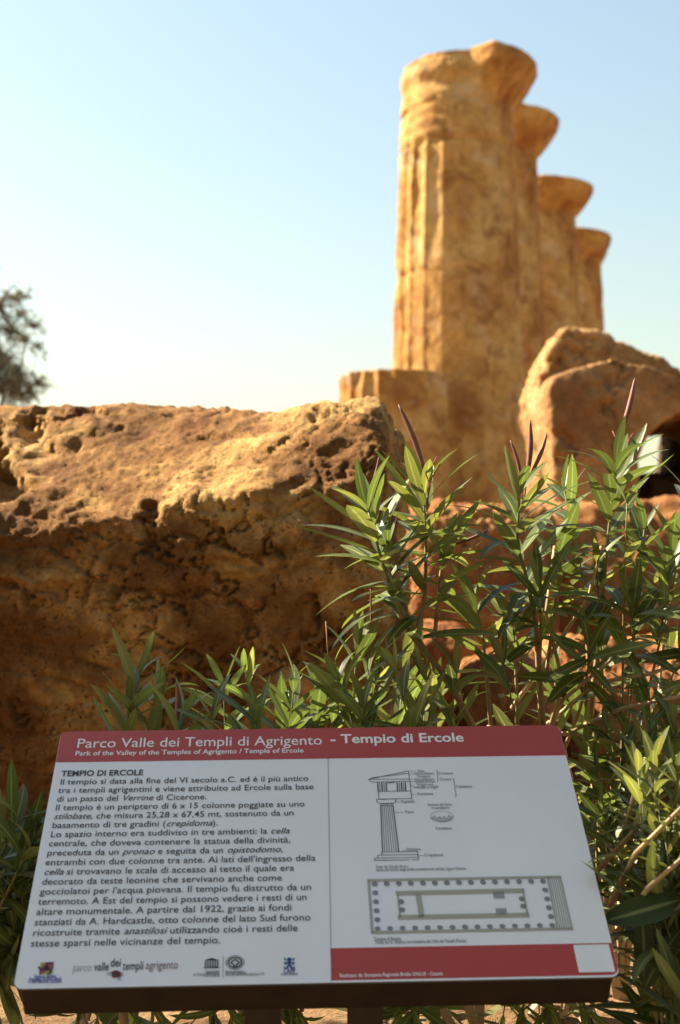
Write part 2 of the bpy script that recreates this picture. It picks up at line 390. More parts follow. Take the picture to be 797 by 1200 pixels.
voxel_boulder('boulder', [(648, 650), (650, 560), (650, 500), (646, 456), (652, 438), (684, 426), (722, 414), (762, 424), (800, 436), (880, 455), (930, 500), (900, 505), (830, 478), (797, 482), (770, 500), (750, 536), (746, 580), (744, 650)],
              8.6, 1.35, M_BOUL, 'large square-faced ochre boulder overhanging a dark gap, right of the tall columns', 0.018, 0.035, 3.4, 2, 0.16, 100, pit=0.04)
voxel_boulder('boulder', [(640, 500), (634, 474), (636, 440), (644, 414), (658, 389), (668, 379), (692, 384), (716, 387), (726, 399), (762, 411), (800, 430), (860, 455), (780, 474), (735, 482), (730, 645), (645, 645)],
              9.75, 1.0, M_BOUL, 'rounded boulder with a sunlit left side, leaning behind the square-faced boulder', 0.018, 0.05, 3.0, 4, 0.10, 117, pit=0.05)
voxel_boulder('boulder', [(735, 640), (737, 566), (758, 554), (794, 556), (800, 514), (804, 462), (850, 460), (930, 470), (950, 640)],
              10.0, 0.8, M_SHADE_DARK, 'rock coloured dark for the shade under the overhanging boulder, beside the small bright gap', 0.03, 0.03, 3, 6, 0, 130)

def block(name, x0, x1, ytop, ybot, Y, depth, mat, label, r=0.08, yaw=0.0, amp=0.03, lean=0.0, seed=0, n=60, cat='stone block', group=None, roll=0.0):
    a, b = at(x0, ytop, Y), at(x1, ybot, Y)
    half = np.array([abs(b.x - a.x) / 2, depth / 2, abs(a.z - b.z) / 2])
    mx = max(half); cnt = tuple(max(10, int(n * 2 * h / (2 * mx))) for h in half)
    V, Q = rounded_box(half, min(r, 0.9 * min(half)), cnt)
    zz = (V[:, 2] / half[2] + 1) / 2
    V[:, 1] += lean * np.clip((zz - 0.5) / 0.5, 0, 1) ** 1.3 * sstep(half[1], -half[1], V[:, 1])
    V = rotz(V, rad(yaw))
    c, s = math.cos(rad(roll)), math.sin(rad(roll)); V = V @ np.array([[c, 0, -s], [0, 1, 0], [s, 0, c]]).T
    V += np.array([(a.x + b.x) / 2, Y + depth / 2, (a.z + b.z) / 2])
    N = vnormals(V, Q)
    d = amp * fbm(V, 3.5, 3, seed=seed) + amp * 0.5 * fbm(V, 10, 4, 0.6, seed=seed + 5, ridged=True)
    d += 0.010 * fbm(V, 28, 4, 0.7, seed=seed + 20) - amp * 0.9 * sstep(0.3, 0.5, fbm(V, 5, 4, 0.55, seed=seed + 30))
    return set_stone(name, V + N * d[:, None], Q, mat, label, cat, group)
GB = 'fallen blocks behind the oleanders'
block('stone_block', 470, 655, 588, 890, 6.6, 0.9, M_RED, 'reddish stone block behind the middle oleander, its pale top edge sunlit', 0.12, 4, 0.05, 0.16, 201, 110, group=GB)
block('stone_block', 660, 1120, 583, 880, 7.0, 3.7, M_RED, 'wide tan stone ledge under the big boulder, partly hidden by leaves at right', 0.10, -2, 0.05, 0.20, 211, 170, group=GB)
block('stone_block', 650, 860, 752, 960, 5.2, 0.7, M_RED, 'low rounded sunlit stone behind the right oleander, below the tan ledge', 0.12, 6, 0.06, 0.22, 221, 110, group=GB)
block('stone_block', 545, 660, 772, 965, 5.0, 0.5, M_RED, 'small rounded stone behind the middle oleander stems', 0.12, -8, 0.05, 0.12, 231, 80, group=GB)
block('stone_block', 430, 560, 735, 950, 5.4, 0.6, M_RED, 'small dark red stone wedged at the right end of the huge pitted block', 0.1, 5, 0.04, 0.1, 241, 80, group=GB)

# ------------------------------------------------------------------ temple columns
def revolve(zs, Rfun, nth=200, cap=True):
    th = np.linspace(0, 2 * np.pi, nth, endpoint=False); Z, T = np.meshgrid(zs, th, indexing='ij')
    R = Rfun(Z, T); V = np.stack([R * np.cos(T), R * np.sin(T), Z], -1).reshape(-1, 3)
    i = np.arange(len(zs) - 1)[:, None] * nth; k = np.arange(nth)[None, :]
    a = (i + k).ravel(); b = (i + (k + 1) % nth).ravel()
    Q = np.stack([a, b, b + nth, a + nth], 1)
    return V, Q, nth
def with_caps(V, Q, nth, rings=5):
    """close top and bottom with shrinking rings so the caps stay quads"""
    for top in (True, False):
        base = len(V) - nth if top else 0
        ring0 = V[base:base + nth].copy() if top else V[0:nth].copy()
        idx0 = np.arange(base, base + nth) if top else np.arange(0, nth)
        c = ring0.mean(0); prev = idx0
        for s in np.linspace(0.93, 0.02, rings):
            nv = c + (ring0 - c) * s; nv[:, 2] = ring0[:, 2] * 1.0
            ids = np.arange(len(V), len(V) + nth); V = np.concatenate([V, nv])
            k = np.arange(nth); k1 = (k + 1) % nth
            q = np.stack([prev[k], prev[k1], ids[k1], ids[k]], 1)
            Q = np.concatenate([Q, q if top else q[:, ::-1]]); prev = ids
        if top: last_top = None
    return V, Q

def flute(T, depth, n=20): return 1 - depth * np.sin(np.pi * ((T * n / (2 * np.pi)) % 1.0)) ** 0.8

def column(px, Y, top_py, neck_py, wide_py, cap_r, rt, rb, base_z, joints, label, mask_c, mask_w, seed, rough_py=None):
    X = (px - 398.5) / F * Y / (math.cos(PITCH)) * 1.0
    X = at(px, 500, Y).x
    zt, zn, zw = at(px, top_py, Y - 0.95).z, at(px, neck_py, Y - 0.35).z, at(px, wide_py, Y - 0.3).z
    root = empty('temple_column', (X, Y, base_z), label, 'column', 'standing columns of the temple')
    off = np.array([X, Y, 0.0])
    zr = at(px, rough_py, Y).z if rough_py else 1e9
    jz = [at(px, j, Y).z for j in joints]
    def Rs(Z, T):
        t = (Z - base_z) / (zn - base_z)
        R = rb + (rt - rb) * t + 0.05 * rb * np.sin(np.pi * t)
        P = np.stack([np.cos(T) * R + X, np.sin(T) * R + Y, Z], -1).reshape(-1, 3)
        worn = sstep(-0.25, 0.25, fbm(P, 0.8, 3, seed=seed)).reshape(Z.shape)
        left = np.clip(np.cos(T - rad(190)), 0, 1) ** 5           # arrises survive best on the left flank
        dep = 0.085 * np.clip(0.16 + 0.3 * (1 - worn) + 0.9 * left, 0, 1)
        dep = dep * (1 - sstep(zr - 0.1, zr + 0.1, Z))
        R = R * flute(T, dep) * (1 + 0.010 * (1 - dep / 0.085))
        R = R + 0.018 * fbm(P, 2.2, 4, seed=seed + 3).reshape(Z.shape) + 0.012 * fbm(P, 9, 3, seed=seed + 9).reshape(Z.shape)
        gouge = sstep(0.28, 0.5, fbm(P * np.array([1, 1, 0.8]), 1.3, 3, seed=seed + 13)).reshape(Z.shape)
        R = R - 0.035 * gouge
        for j in jz:
            jj = j + 0.02 * np.sin(T * 3 + seed)
            R = R - 0.045 * np.exp(-((Z - jj) / 0.022) ** 2) * np.clip(0.55 + 0.9 * fbm(P * np.array([1, 1, 0.2]), 1.1, 2, seed=seed + 71).reshape(Z.shape), 0.1, 1)
        if rough_py:
            k = sstep(zr - 0.1, zr + 0.1, Z)
            lay = 0.009 * np.sin(Z * 34 + 2 * fbm(P, 1.5, 2, seed=seed + 2).reshape(Z.shape))
            R = R + k * (lay * np.clip(-np.cos(T) + 0.3, 0, 1) - 0.01)
        return R
    zs = np.linspace(base_z, zn + 0.02, 170); V, Q, n = revolve(zs, Rs, 240); V, Q = with_caps(V, Q, n)
    link('shaft', np_mesh('shaft', V - np.array([0, 0, base_z]), Q), M_COL, root, (0, 0, 0))
    def Rc(Z, T):
        t = np.clip((Z - zn) / (zw - zn), 0, 1); u = np.clip((Z - zw) / (zt - zw), 0, 1)
        ech = rt + (cap_r - rt) * (0.35 * np.sin(t * np.pi / 2) + 0.65 * t)
        ech = ech - 0.05 * cap_r * u ** 4
        d = np.abs((T - rad(mask_c) + np.pi) % (2 * np.pi) - np.pi)
        P = np.stack([np.cos(T) * ech + X, np.sin(T) * ech + Y, Z], -1).reshape(-1, 3)
        jag = 0.22 * fbm(P, 1.6, 3, seed=seed + 19).reshape(Z.shape)
        m = sstep(rad(mask_w) + 0.22, rad(mask_w) - 0.22, d + jag)
        br = rt * (0.99 + 0.02 * np.sin(Z * 17)) - 0.05 * u
        R = br + (ech - br) * m
        return R + 0.022 * fbm(P, 2.4, 4, seed=seed + 23).reshape(Z.shape) + 0.016 * fbm(P, 9, 4, seed=seed + 29).reshape(Z.shape)
    zs = np.concatenate([np.linspace(zn - 0.05, zt - 0.03, 46), [zt]]); V, Q, n = revolve(zs, Rc, 200)
    V[-n:, :2] *= 0.985
    # the broken left side stands a little lower than the surviving capital
    T = np.arctan2(V[:, 1], V[:, 0]); d = np.abs((T - rad(mask_c) + np.pi) % (2 * np.pi) - np.pi)
    low = sstep(rad(mask_w) - 0.1, rad(mask_w) + 0.1, d) * sstep(zt - 0.35, zt, V[:, 2])
    V, Q = with_caps(V, Q, n)
    T = np.arctan2(V[:, 1], V[:, 0]); d = np.abs((T - rad(mask_c) + np.pi) % (2 * np.pi) - np.pi)
    rr = np.hypot(V[:, 0], V[:, 1])
    low = sstep(rad(mask_w) - 0.05, rad(mask_w) + 0.12, d) * sstep(zt - 0.35, zt, V[:, 2]) * sstep(0.1, 0.5, rr)
    brk = sstep(rad(mask_w) - 0.05, rad(mask_w) + 0.12, d) * sstep(0.1, 0.5, rr)
    V[:, 2] = np.where(brk > 0.5, np.minimum(V[:, 2], zt - 0.05 + 0.04 * fbm(V + off, 3.2, 3, seed=seed + 41)), V[:, 2])
    V[:, 2] += 0.03 * fbm(V + off, 3.0, 4, 0.6, seed=seed + 37) * sstep(zt - 0.2, zt, V[:, 2])
    link('capital', np_mesh('capital', V - np.array([0, 0, base_z]), Q), M_COL, root, (0, 0, 0))
    return root
BZ = 0.95
column(537, 21.0, 50, 124, 82, 1.20, 0.835, 1.00, BZ, (182, 330, 470), 'nearest and tallest golden column, its capital broken away on the left side', -14, 62, 311, 178)
column(580, 25.6, 123, 179, 143, 1.21, 0.80, 0.98, BZ, (240, 360, 470), 'second golden column in the row, just behind the tallest one, with flat topped capital', -10, 95, 340)
column(631, 30.2, 208, 252, 222, 1.22, 0.82, 1.0, BZ, (330, 420), 'third golden column in the row, round capital spreading right over a pale shaft', -15, 85, 380)
column(665, 34.8, 267, 308, 280, 1.12, 0.86, 1.02, BZ, (360, 450), 'farthest and smallest golden column in the row, above the big boulder', -15, 80, 420)

def stump():
    Y = 19.2; X = at(461, 500, Y).x; zt = at(461, 433, Y - 0.6).z; r = 0.74
    def R(Z, T):
        P = np.stack([np.cos(T) * r + X, np.sin(T) * r + Y, Z], -1).reshape(-1, 3)
        f = flute(T, 0.07)
        ch = sstep(0.0, 0.35, fbm(P, 3.0, 3, seed=505)).reshape(Z.shape) * sstep(zt - 0.3, zt, Z)
        return r * f * (1 + 0.03 * (zt - Z) / 4) + 0.018 * fbm(P, 3, 4, seed=501).reshape(Z.shape) - 0.05 * ch
    zs = np.concatenate([np.linspace(BZ, zt - 0.03, 90), [zt - 0.012, zt]]); V, Q, n = revolve(zs, R, 240); V[-n:, :2] *= 0.985
    V, Q = with_caps(V, Q, n)
    V[:, 2] += 0.05 * fbm(V, 1.6, 3, seed=511) * sstep(zt - 0.3, zt, V[:, 2])
    o = link('column_stump', np_mesh('column_stump', V - np.array([0, 0, BZ]), Q), M_COL, None, (X, Y, BZ))
    tag(o, 'short fluted column stump with a flat top in front of the tallest column', 'column')
stump()

# ------------------------------------------------------------------ information panel
SC = Vector((-0.0411, 2.3647, 1.2473))
SR = Matrix(((0.9992413, -0.0360059, 0.0148453), (0.0377266, 0.8002288, -0.5985069), (0.0096701, 0.5986129, 0.8009801)))
SGN = empty('information_panel', (0, 0, 0), 'tilted white and red information panel about a temple, set on a dark brown frame', 'information panel')
SGN.matrix_world = Matrix.Translation(SC) @ SR.to_4x4()
def uvp(px, py):
    """photo pixel -> metres on the panel's own face"""
    d = at(px, py, 1.0) - Vector((0, 0, EYE)); o = Vector((0, 0, EYE)); n = SR.col[2]
    t = (SC - o).dot(n) / d.dot(n); q = SR.transposed() @ (o + d * t - SC); return q.x, q.y

M_WHITE = plain('panel_white', (0.765, 0.79, 0.80), 0.40, 0.45, noise=0.06, scale=5)
M_REDP = plain('panel_red', (0.40, 0.045, 0.028), 0.42, 0.45, noise=0.07, scale=6)
M_INK = plain('ink', (0.045, 0.045, 0.05), 0.5, 0.3)
M_GREY = plain('grey_ink', (0.22, 0.22, 0.23), 0.5, 0.3)
M_LGREY = plain('pale_grey_ink', (0.42, 0.42, 0.43), 0.5, 0.3)
M_OLV = plain('olive_ink', (0.36, 0.37, 0.29), 0.5, 0.3)
M_LTR = plain('white_ink', (0.80, 0.78, 0.76), 0.45, 0.4)
M_FRAME = plain('rusted_frame', (0.028, 0.017, 0.012), 0.55, 0.35, noise=0.5, scale=18, bump=0.25)
M_EDGE = plain('panel_edge', (0.10, 0.11, 0.13), 0.4, 0.4)
M_BLUE = plain('blue_ink', (0.03, 0.05, 0.28), 0.5, 0.3)
M_GREEN = plain('green_ink', (0.03, 0.25, 0.16), 0.5, 0.3)
M_BROWN = plain('brown_ink', (0.14, 0.05, 0.03), 0.5, 0.3)
M_ROSE = plain('rose_grey_ink', (0.30, 0.17, 0.18), 0.5, 0.3)

def rrect(u0, u1, v0, v1, r, corners=(1, 1, 1, 1), n=6):
    pts = []
    for (cx, cy, a0, on) in ((u1 - r, v1 - r, 0, corners[1]), (u0 + r, v1 - r, 90, corners[0]), (u0 + r, v0 + r, 180, corners[3]), (u1 - r, v0 + r, 270, corners[2])):
        if not on:
            sx, sy = (1, 1) if a0 == 0 else (-1, 1) if a0 == 90 else (-1, -1) if a0 == 180 else (1, -1)
            pts.append((cx + sx * r, cy + sy * r)); continue
        for k in range(n + 1):
            a = rad(a0 + 90 * k / n); pts.append((cx + r * math.cos(a), cy + r * math.sin(a)))
    return pts
def slab(name, pts, w0, w1, mat, parent=SGN, edge=None):
    n = len(pts); vs = [(u, v, w1) for u, v in pts] + [(u, v, w0) for u, v in pts]
    fs = [tuple(range(n)), tuple(range(2 * n - 1, n - 1, -1))] + [(i, i + n, (i + 1) % n + n, (i + 1) % n) for i in range(n)]
    me = bpy.data.meshes.new(name); me.from_pydata(vs, [], fs); me.update()
    o = link(name, me, [mat, edge] if edge else mat, parent, (0, 0, 0))
    if edge:
        for i, p in enumerate(me.polygons): p.material_index = 0 if i == 0 else 1
    return o
HW, HH = 0.449, 0.2784
slab('panel_plate', rrect(-HW, HW, -HH, HH, 0.014), -0.004, 0.0, M_WHITE, edge=M_EDGE)
slab('header_band', rrect(-HW + 0.0005, HW - 0.0005, 0.199, HH - 0.0005, 0.0135, (1, 1, 0, 0)), 0.0002, 0.0005, M_REDP)
slab('footer_band', rrect(0.0185, HW - 0.0005, -HH + 0.004, -0.2155, 0.0135, (0, 0, 1, 0)), 0.0002, 0.0005, M_REDP)
slab('white_sticker', rrect(0.389, 0.4435, -0.2695, -0.2185, 0.002), 0.0007, 0.0010, M_WHITE)
# dark frame box under the plate and its two legs
fb = Buf()
def boxuvw(b, u0, u1, v0, v1, w0, w1, bev=0.003):
    import itertools
    c = [(u, v, w) for w in (w0, w1) for u, v in ((u0, v0), (u1, v0), (u1, v1), (u0, v1))]
    b.add(c, [(3, 2, 1, 0), (4, 5, 6, 7), (0, 1, 5, 4), (1, 2, 6, 5), (2, 3, 7, 6), (3, 0, 4, 7)])
boxuvw(fb, -0.441, 0.441, -0.2735, 0.268, -0.068, -0.0045)
fr = fb.build('frame_box', M_FRAME, SGN, smooth=False, loc=(0, 0, 0))
bv = fr.modifiers.new('bevel', 'BEVEL'); bv.width = 0.004; bv.segments = 2
Wi = SGN.matrix_world.inverted()
for u in (-0.085, 0.085):
    top = SGN.matrix_world @ Vector((u, 0.02, -0.0685)); b = Buf(); hw = 0.03
    c = [Wi @ Vector((top.x + sx * hw, top.y + sy * hw, z)) for z in (-0.05, top.z) for sx, sy in ((-1, -1), (1, -1), (1, 1), (-1, 1))]
    for i in (4, 5, 6, 7): c[i].z = -0.0685
    b.add(c, [(3, 2, 1, 0), (4, 5, 6, 7), (0, 1, 5, 4), (1, 2, 6, 5), (2, 3, 7, 6), (3, 0, 4, 7)])
    b.build('leg', M_FRAME, SGN, smooth=False, loc=(0, 0, 0))

# ---- lettering
def text_mesh(s, bold=0.0, shear=0.0):
    cu = bpy.data.curves.new('txt', 'FONT'); cu.body = s; cu.size = 1.0; cu.shear = shear; cu.offset = bold; cu.resolution_u = 3
    o = bpy.data.objects.new('txt', cu); COL.objects.link(o); bpy.context.view_layer.update()
    dg = bpy.context.evaluated_depsgraph_get(); me = bpy.data.meshes.new_from_object(o.evaluated_get(dg))
    V = np.zeros(len(me.vertices) * 3); me.vertices.foreach_get('co', V); V = V.reshape(-1, 3).copy()
    Fc = [tuple(p.vertices) for p in me.polygons]
    bpy.data.objects.remove(o); bpy.data.curves.remove(cu); bpy.data.meshes.remove(me)
    return V, Fc
_adv = {}
def extent(s):
    if s not in _adv:
        V, _ = text_mesh('H' + s + 'H'); _adv[s] = V[:, 0].max() - V[:, 0].min()
    return _adv[s]
def advance(s): return extent(s) - extent('')
class Ink:
    def __init__(s): s.v = []; s.f = []
    def quad(s, p):
        n = len(s.v); s.v += [(u, v, 0) for u, v in p]; s.f.append(tuple(range(n, n + len(p))))
    def line(s, pts, w, close=False):
        pts = [Vector(p) for p in pts]
        if close: pts = pts + [pts[0]]
        for a, b in zip(pts[:-1], pts[1:]):
            d = b - a
            if d.length < 1e-7: continue
            d.normalize(); nn = Vector((-d.y, d.x)) * w / 2; e = d * w * 0.3
            q = [a - e - nn, b + e - nn, b + e + nn, a - e + nn]; s.quad([(x.x, x.y) for x in q])
    def ell(s, c, rx, ry, n=14, a0=0, a1=360):
        s.quad([(c[0] + rx * math.cos(rad(a0 + (a1 - a0) * k / n)), c[1] + ry * math.sin(rad(a0 + (a1 - a0) * k / n))) for k in range(n)])
    def ring(s, c, rx, ry, w, n=24): s.line([(c[0] + rx * math.cos(2 * math.pi * k / n), c[1] + ry * math.sin(2 * math.pi * k / n)) for k in range(n)], w, True)
    def text(s, segs, u0, u1, v, size, slope=0.0, right=None):
        """segs: (text, bold, shear) runs fitted between u0 and u1 on baseline v"""
        if isinstance(segs, str): segs = [(segs, 0, 0)]
        tot = sum(advance(t) for t, _, _ in segs)
        if u1 is None: sx = size
        else: sx = (u1 - u0) / tot
        x = 0.0
        for t, bd, sh in segs:
            V, Fc = text_mesh(t, bd, sh)
            n = len(s.v)
            s.v += [(u0 + (x + p[0]) * sx, v + p[1] * size + slope * (x + p[0]) * sx, 0) for p in V]
            s.f += [tuple(i + n for i in f) for f in Fc]; x += advance(t)
        return u0 + x * sx
    def build(s, name, mat, parent=SGN, w=0.0009):
        # keep every stroke a hair apart in height so that none share a plane
        me = bpy.data.meshes.new(name); me.from_pydata([(a, b, w) for a, b, _ in s.v], [], s.f); me.update()
        return link(name, me, mat, parent, (0, 0, 0))

T = Ink()
xe = T.text([('Parco Valle dei Templi di Agrigento ', 0.004, 0)], -0.418, 0.027, 0.2345, 0.0345)
T.text([('- Tempio di Ercole', 0.022, 0)], 0.0325, 0.272, 0.2375, 0.033)
T.build('title_lettering', M_LTR)
T = Ink(); T.text([('Park of the Valley of the Temples of Agrigento / Temple of Ercole', 0.016, 0)], -0.4175, -0.0155, 0.2148, 0.0165); T.build('subtitle_lettering', M_LTR)
body = [
 ([('TEMPIO DI ERCOLE', .022, 0)], -0.2943),
 ([('Il tempio si data alla fine del VI secolo a.C. ed è il più antico', 0, 0)], -0.0077),
 ([('tra i templi agrigentini e viene attribuito ad Ercole sulla base', 0, 0)], 0.0007),
 ([('di un passo del ', 0, 0), ('Verrine', 0, .3), (' di Cicerone.', 0, 0)], -0.1816),
 ([('Il tempio è un periptero di 6 x 15 colonne poggiate su uno', 0, 0)], -0.0154),
 ([('stilobate', 0, .3), (', che misura 25,28 x 67,45 mt, sostenuto da un', 0, 0)], -0.0336),
 ([('basamento di tre gradini (', 0, 0), ('crepidoma', 0, .3), (').', 0, 0)], -0.1599),
 ([('Lo spazio interno era suddiviso in tre ambienti: la ', 0, 0), ('cella', 0, .3)], -0.0417),
 ([('centrale, che doveva contenere la statua della divinità,', 0, 0)], -0.0397),
 ([('preceduta da un ', 0, 0), ('pronao', 0, .3), (' e seguita da un ', 0, 0), ('opistodomo,', 0, .3)], -0.0526),
 ([("entrambi con due colonne tra ante. Ai lati dell'ingresso della", 0, 0)], 0.0004),
 ([('cella', 0, .3), (' si trovavano le scale di accesso al tetto il quale era', 0, 0)], -0.0347),
 ([('decorato da teste leonine che servivano anche come', 0, 0)], -0.0541),
 ([("gocciolatoi per l'acqua piovana. Il tempio fu distrutto da un", 0, 0)], -0.0073),
 ([('terremoto. A Est del tempio si possono vedere i resti di un', 0, 0)], -0.0149),
 ([('altare monumentale. A partire dal 1922, grazie ai fondi', 0, 0)], -0.0388),
 ([('stanziati da A. Hardcastle, otto colonne del lato Sud furono', 0, 0)], -0.0098),
 ([('ricostruite tramite ', 0, 0), ('anastilosi', 0, .3), (' utilizzando cioè i resti delle', 0, 0)], -0.0299),
 ([('stesse sparsi nelle vicinanze del tempio.', 0, 0)], -0.1479)]
T = Ink()
for i, (segs, u1) in enumerate(body):
    T.text([(t, max(b, 0.003), s) for t, b, s in segs], -0.4352, u1, 0.1640 - 0.02034 * i, 0.0190)
T.build('body_lettering', M_INK)
T = Ink(); T.line([(0.0272, 0.1985), (0.0182, -0.2775)], 0.0009); T.build('divider_line', M_GREY)
T = Ink(); T.text([('Realizzato da: Stamperia Regionale Braille ONLUS - Catania', 0.014, 0)], *[uvp(398, 1145)[0], uvp(519, 1143)[0]], uvp(450, 1144)[1] - 0.001, 0.0095); T.build('footer_lettering', M_LTR, w=0.0010)

def P(pts): return [uvp(*p) for p in pts]
def crop(ox, oy, k): return lambda pts: [uvp(ox + x / k, oy + y / k) for x, y in pts]
# column drawing (traced from an enlarged crop of the panel)
D = Ink(); LN = 0.0011
c3 = crop(425, 895, 797 / 140); c4 = crop(425, 955, 797 / 140)
for pts in ([(40, 105), (305, 50), (312, 104), (40, 105)], [(55, 96), (300, 66)], [(40, 105), (62, 124), (315, 120)], [(312, 104), (315, 122)],
            [(98, 128), (104, 186), (322, 184), (316, 122)], [(104, 186), (108, 238), (328, 234), (322, 184)],
            [(92, 240), (222, 236), (220, 256), (206, 264), (118, 268), (96, 258), (92, 240)], [(116, 282), (204, 278)], [(116, 272), (204, 268)]):
    D.line(c3(pts), LN)
for x in (100, 114, 128, 142, 156, 230, 244, 258, 272, 284): D.line(c3([(x, 128), (x + 3, 184)]), LN * (1.7 if x in (100, 128, 156, 230, 258, 284) else 0.9))
D.line(c3([(165, 128), (212, 125)]), LN * 1.5)
top = c3([(120, 284), (202, 280)]); bot = c4([(132, 246), (240, 244)])
for k in range(8):
    t = k / 7; a = Vector(top[0]).lerp(Vector(top[1]), t); b = Vector(bot[0]).lerp(Vector(bot[1]), t)
    D.line([(a.x, a.y), (b.x, b.y)], LN * (1.5 if k in (0, 7) else 0.8))
for pts in ([(128, 250), (366, 246), (374, 300)], [(128, 250), (128, 270), (100, 272)], [(124, 270), (370, 266)], [(100, 272), (100, 290), (78, 291)], [(100, 290), (372, 285)], [(78, 291), (80, 305), (310, 302)], [(330, 301), (374, 300)]):
    D.line(c4(pts), LN)
for a, b in (((315, 52), (352, 52)), ((315, 72), (352, 70)), ((318, 106), (348, 106)), ((320, 122), (352, 122)), ((322, 150), (340, 148)), ((326, 206), (356, 206)), ((222, 258), (252, 258)), ((214, 327), (272, 326))): D.line(c3([a, b]), LN * .6)
for a, b in (((262, 248), (285, 236)), ((376, 274), (408, 273))): D.line(c4([a, b]), LN * .6)
D.line(c3([(488, 46), (498, 52), (498, 76), (504, 80), (500, 84), (502, 118), (496, 122)]), LN * .8)
D.line(c3([(600, 96), (608, 104), (612, 148), (620, 156), (614, 164), (624, 212), (618, 224)]), LN * .8)
ec = c3([(528, 353)])[0]; e2 = c3([(605, 353)])[0]; e3 = c3([(528, 318)])[0]
D.ring(ec, e2[0] - ec[0], e3[1] - ec[1], LN * .6, 28)
dr = D.build('column_drawing', M_INK)
D = Ink()
D.quad([(ec[0] + (e2[0] - ec[0]) * 0.96 * math.cos(rad(a)), ec[1] + (e3[1] - ec[1]) * 0.96 * math.sin(rad(a))) for a in range(185, 356, 10)] + c3([(598, 356), (575, 340), (560, 362), (545, 348), (530, 360), (512, 350), (492, 362), (480, 345), (462, 358)]))
D.build('section_fill', M_LGREY, dr, 0.0007)
D = Ink()
def small(c, s, x0, x1, y, size=0.0092, b=0.012):
    a, e = c([(x0, y), (x1, y)]); D.text([(s, b, 0)], a[0], e[0], (a[1] + e[1]) / 2, size)
for s, x0, x1, y in (('Sima', 368, 415, 58), ('Gocciolatoio', 346, 475, 74), ('Timpano', 362, 452, 94), ('Gocciolatoio', 350, 480, 113), ('Sottocornice', 350, 484, 128), ('Fregio con', 362, 472, 148), ('metope e triglifi', 340, 506, 165), ('Architrave', 364, 472, 210), ('Capitello', 256, 350, 262), ('Fusto', 284, 342, 331), ('Frontone', 508, 604, 73), ('Cornice', 514, 592, 113), ('Trabeazione', 622, 732, 161), ('Sezione del fusto', 434, 596, 282), ('e scanalature', 460, 578, 303)): small(c3, s, x0, x1, y)
for s, x0, x1, y in (('Scanalatura', 486, 596, 98), ('Stilobate', 290, 388, 239), ('Crepidoma', 412, 538, 277), ('Testo da: Giorgio Rocco,', 86, 308, 354), ('Guida alla lettura degli ordini architettonici antichi, Liguori Editore.', 86, 696, 372)): small(c4, s, x0, x1, y, 0.0088)
D.build('caption_lettering', M_GREY)
# temple plan
cp = crop(425, 1020, 797 / 250)
G = Ink()
def band(a, b, w): G.line(cp([a, b]), w)
band((22, 38), (738, 25), .005); band((36, 233), (782, 218), .005); band((22, 38), (36, 233), .004)
for k in range(7):
    x0 = 690 + 8 * k; x1 = 728 + 9 * k; band((x0, 27), (x1, 220), 0.0016 if k not in (0, 6) else 0.0026)
band((130, 86), (598, 76), .0085); band((138, 176), (616, 167), .0085); band((207, 90), (220, 172), .0085)
band((131, 86), (139, 176), .003); band((598, 76), (616, 168), .003)
G.build('plan_drawing', M_OLV)
G = Ink()
def dot(x, y, r=11):
    c, e, f_ = cp([(x, y), (x + r, y), (x, y - r * 0.82)]); G.ell(c, e[0] - c[0], f_[1] - c[1])
for k in range(15): dot(45 + k * 44.9, 51.5 - k * 0.75)
for k in range(15): dot(56 + k * 46.6, 219 - k * 0.9)
for k in range(1, 5): dot(45 + 2.4 * k, 51 + 33.5 * k); dot(675 + 7 * k, 41 + 33 * k)
for x, y in ((144, 118), (148, 148), (594, 107), (600, 135)): dot(x, y)
for x, y in ((490, 80), (499, 143)):
    for k in range(6): G.line(cp([(x + k * 7, y), (x + k * 7 + 2, y + 25)]), 0.0018)
G.build('plan_columns', M_GREY)
D = Ink(); c5 = crop(380, 1095, 797 / 180)
small(c5, 'Tempio di Ercole', 258, 398, 33, 0.0095, 0.02); small(c5, 'Tratto da: G. Giudice, Introduzione alla Valle dei Templi (Pianta)', 262, 738, 46, 0.0088)
D.build('plan_caption', M_GREY)
# logos along the foot
cl = crop(20, 1070, 797 / 200)
G = Ink(); G.quad(cl([(110, 232), (172, 230), (166, 284), (102, 287)])); e1 = G.build('regional_emblem', plain('emblem_yellow', (0.38, 0.40, 0.06), 0.5, 0.3), w=0.0007)
G = Ink(); G.quad(cl([(134, 231), (172, 230), (169, 262), (110, 288), (102, 287), (106, 262)])); G.build('emblem_red', plain('emblem_red', (0.30, 0.06, 0.10), 0.5, 0.3), e1, 0.0009)
G = Ink()
for a in (90, 210, 330): 
    c0 = cl([(138, 259)])[0]; G.line([c0, (c0[0] + 0.0085 * math.cos(rad(a)), c0[1] + 0.0085 * math.sin(rad(a))), (c0[0] + 0.012 * math.cos(rad(a - 40)), c0[1] + 0.012 * math.sin(rad(a - 40)))], 0.0028)
G.ell(c0, 0.0042, 0.0042); G.build('emblem_figure', M_INK, e1, 0.0011)
D = Ink(); small(cl, 'Regione Siciliana', 80, 182, 304, 0.0095); small(cl, 'Assessorato dei Beni Culturali', 54, 206, 316, 0.0095); small(cl, "e dell'Identità Siciliana", 52, 208, 328, 0.0095); D.build('emblem_lettering', M_BLUE, e1)
D = Ink(); small(cl, 'parco', 258, 346, 274, 0.022, 0.0); pk = D.build('park_logo', M_LGREY)
D = Ink(); small(cl, 'valle', 358, 428, 270, 0.022, 0.008); small(cl, 'dei', 434, 484, 251, 0.022, 0.01); small(cl, 'templi', 492, 590, 266, 0.022, 0.006); D.build('logo_lettering', M_INK, pk)
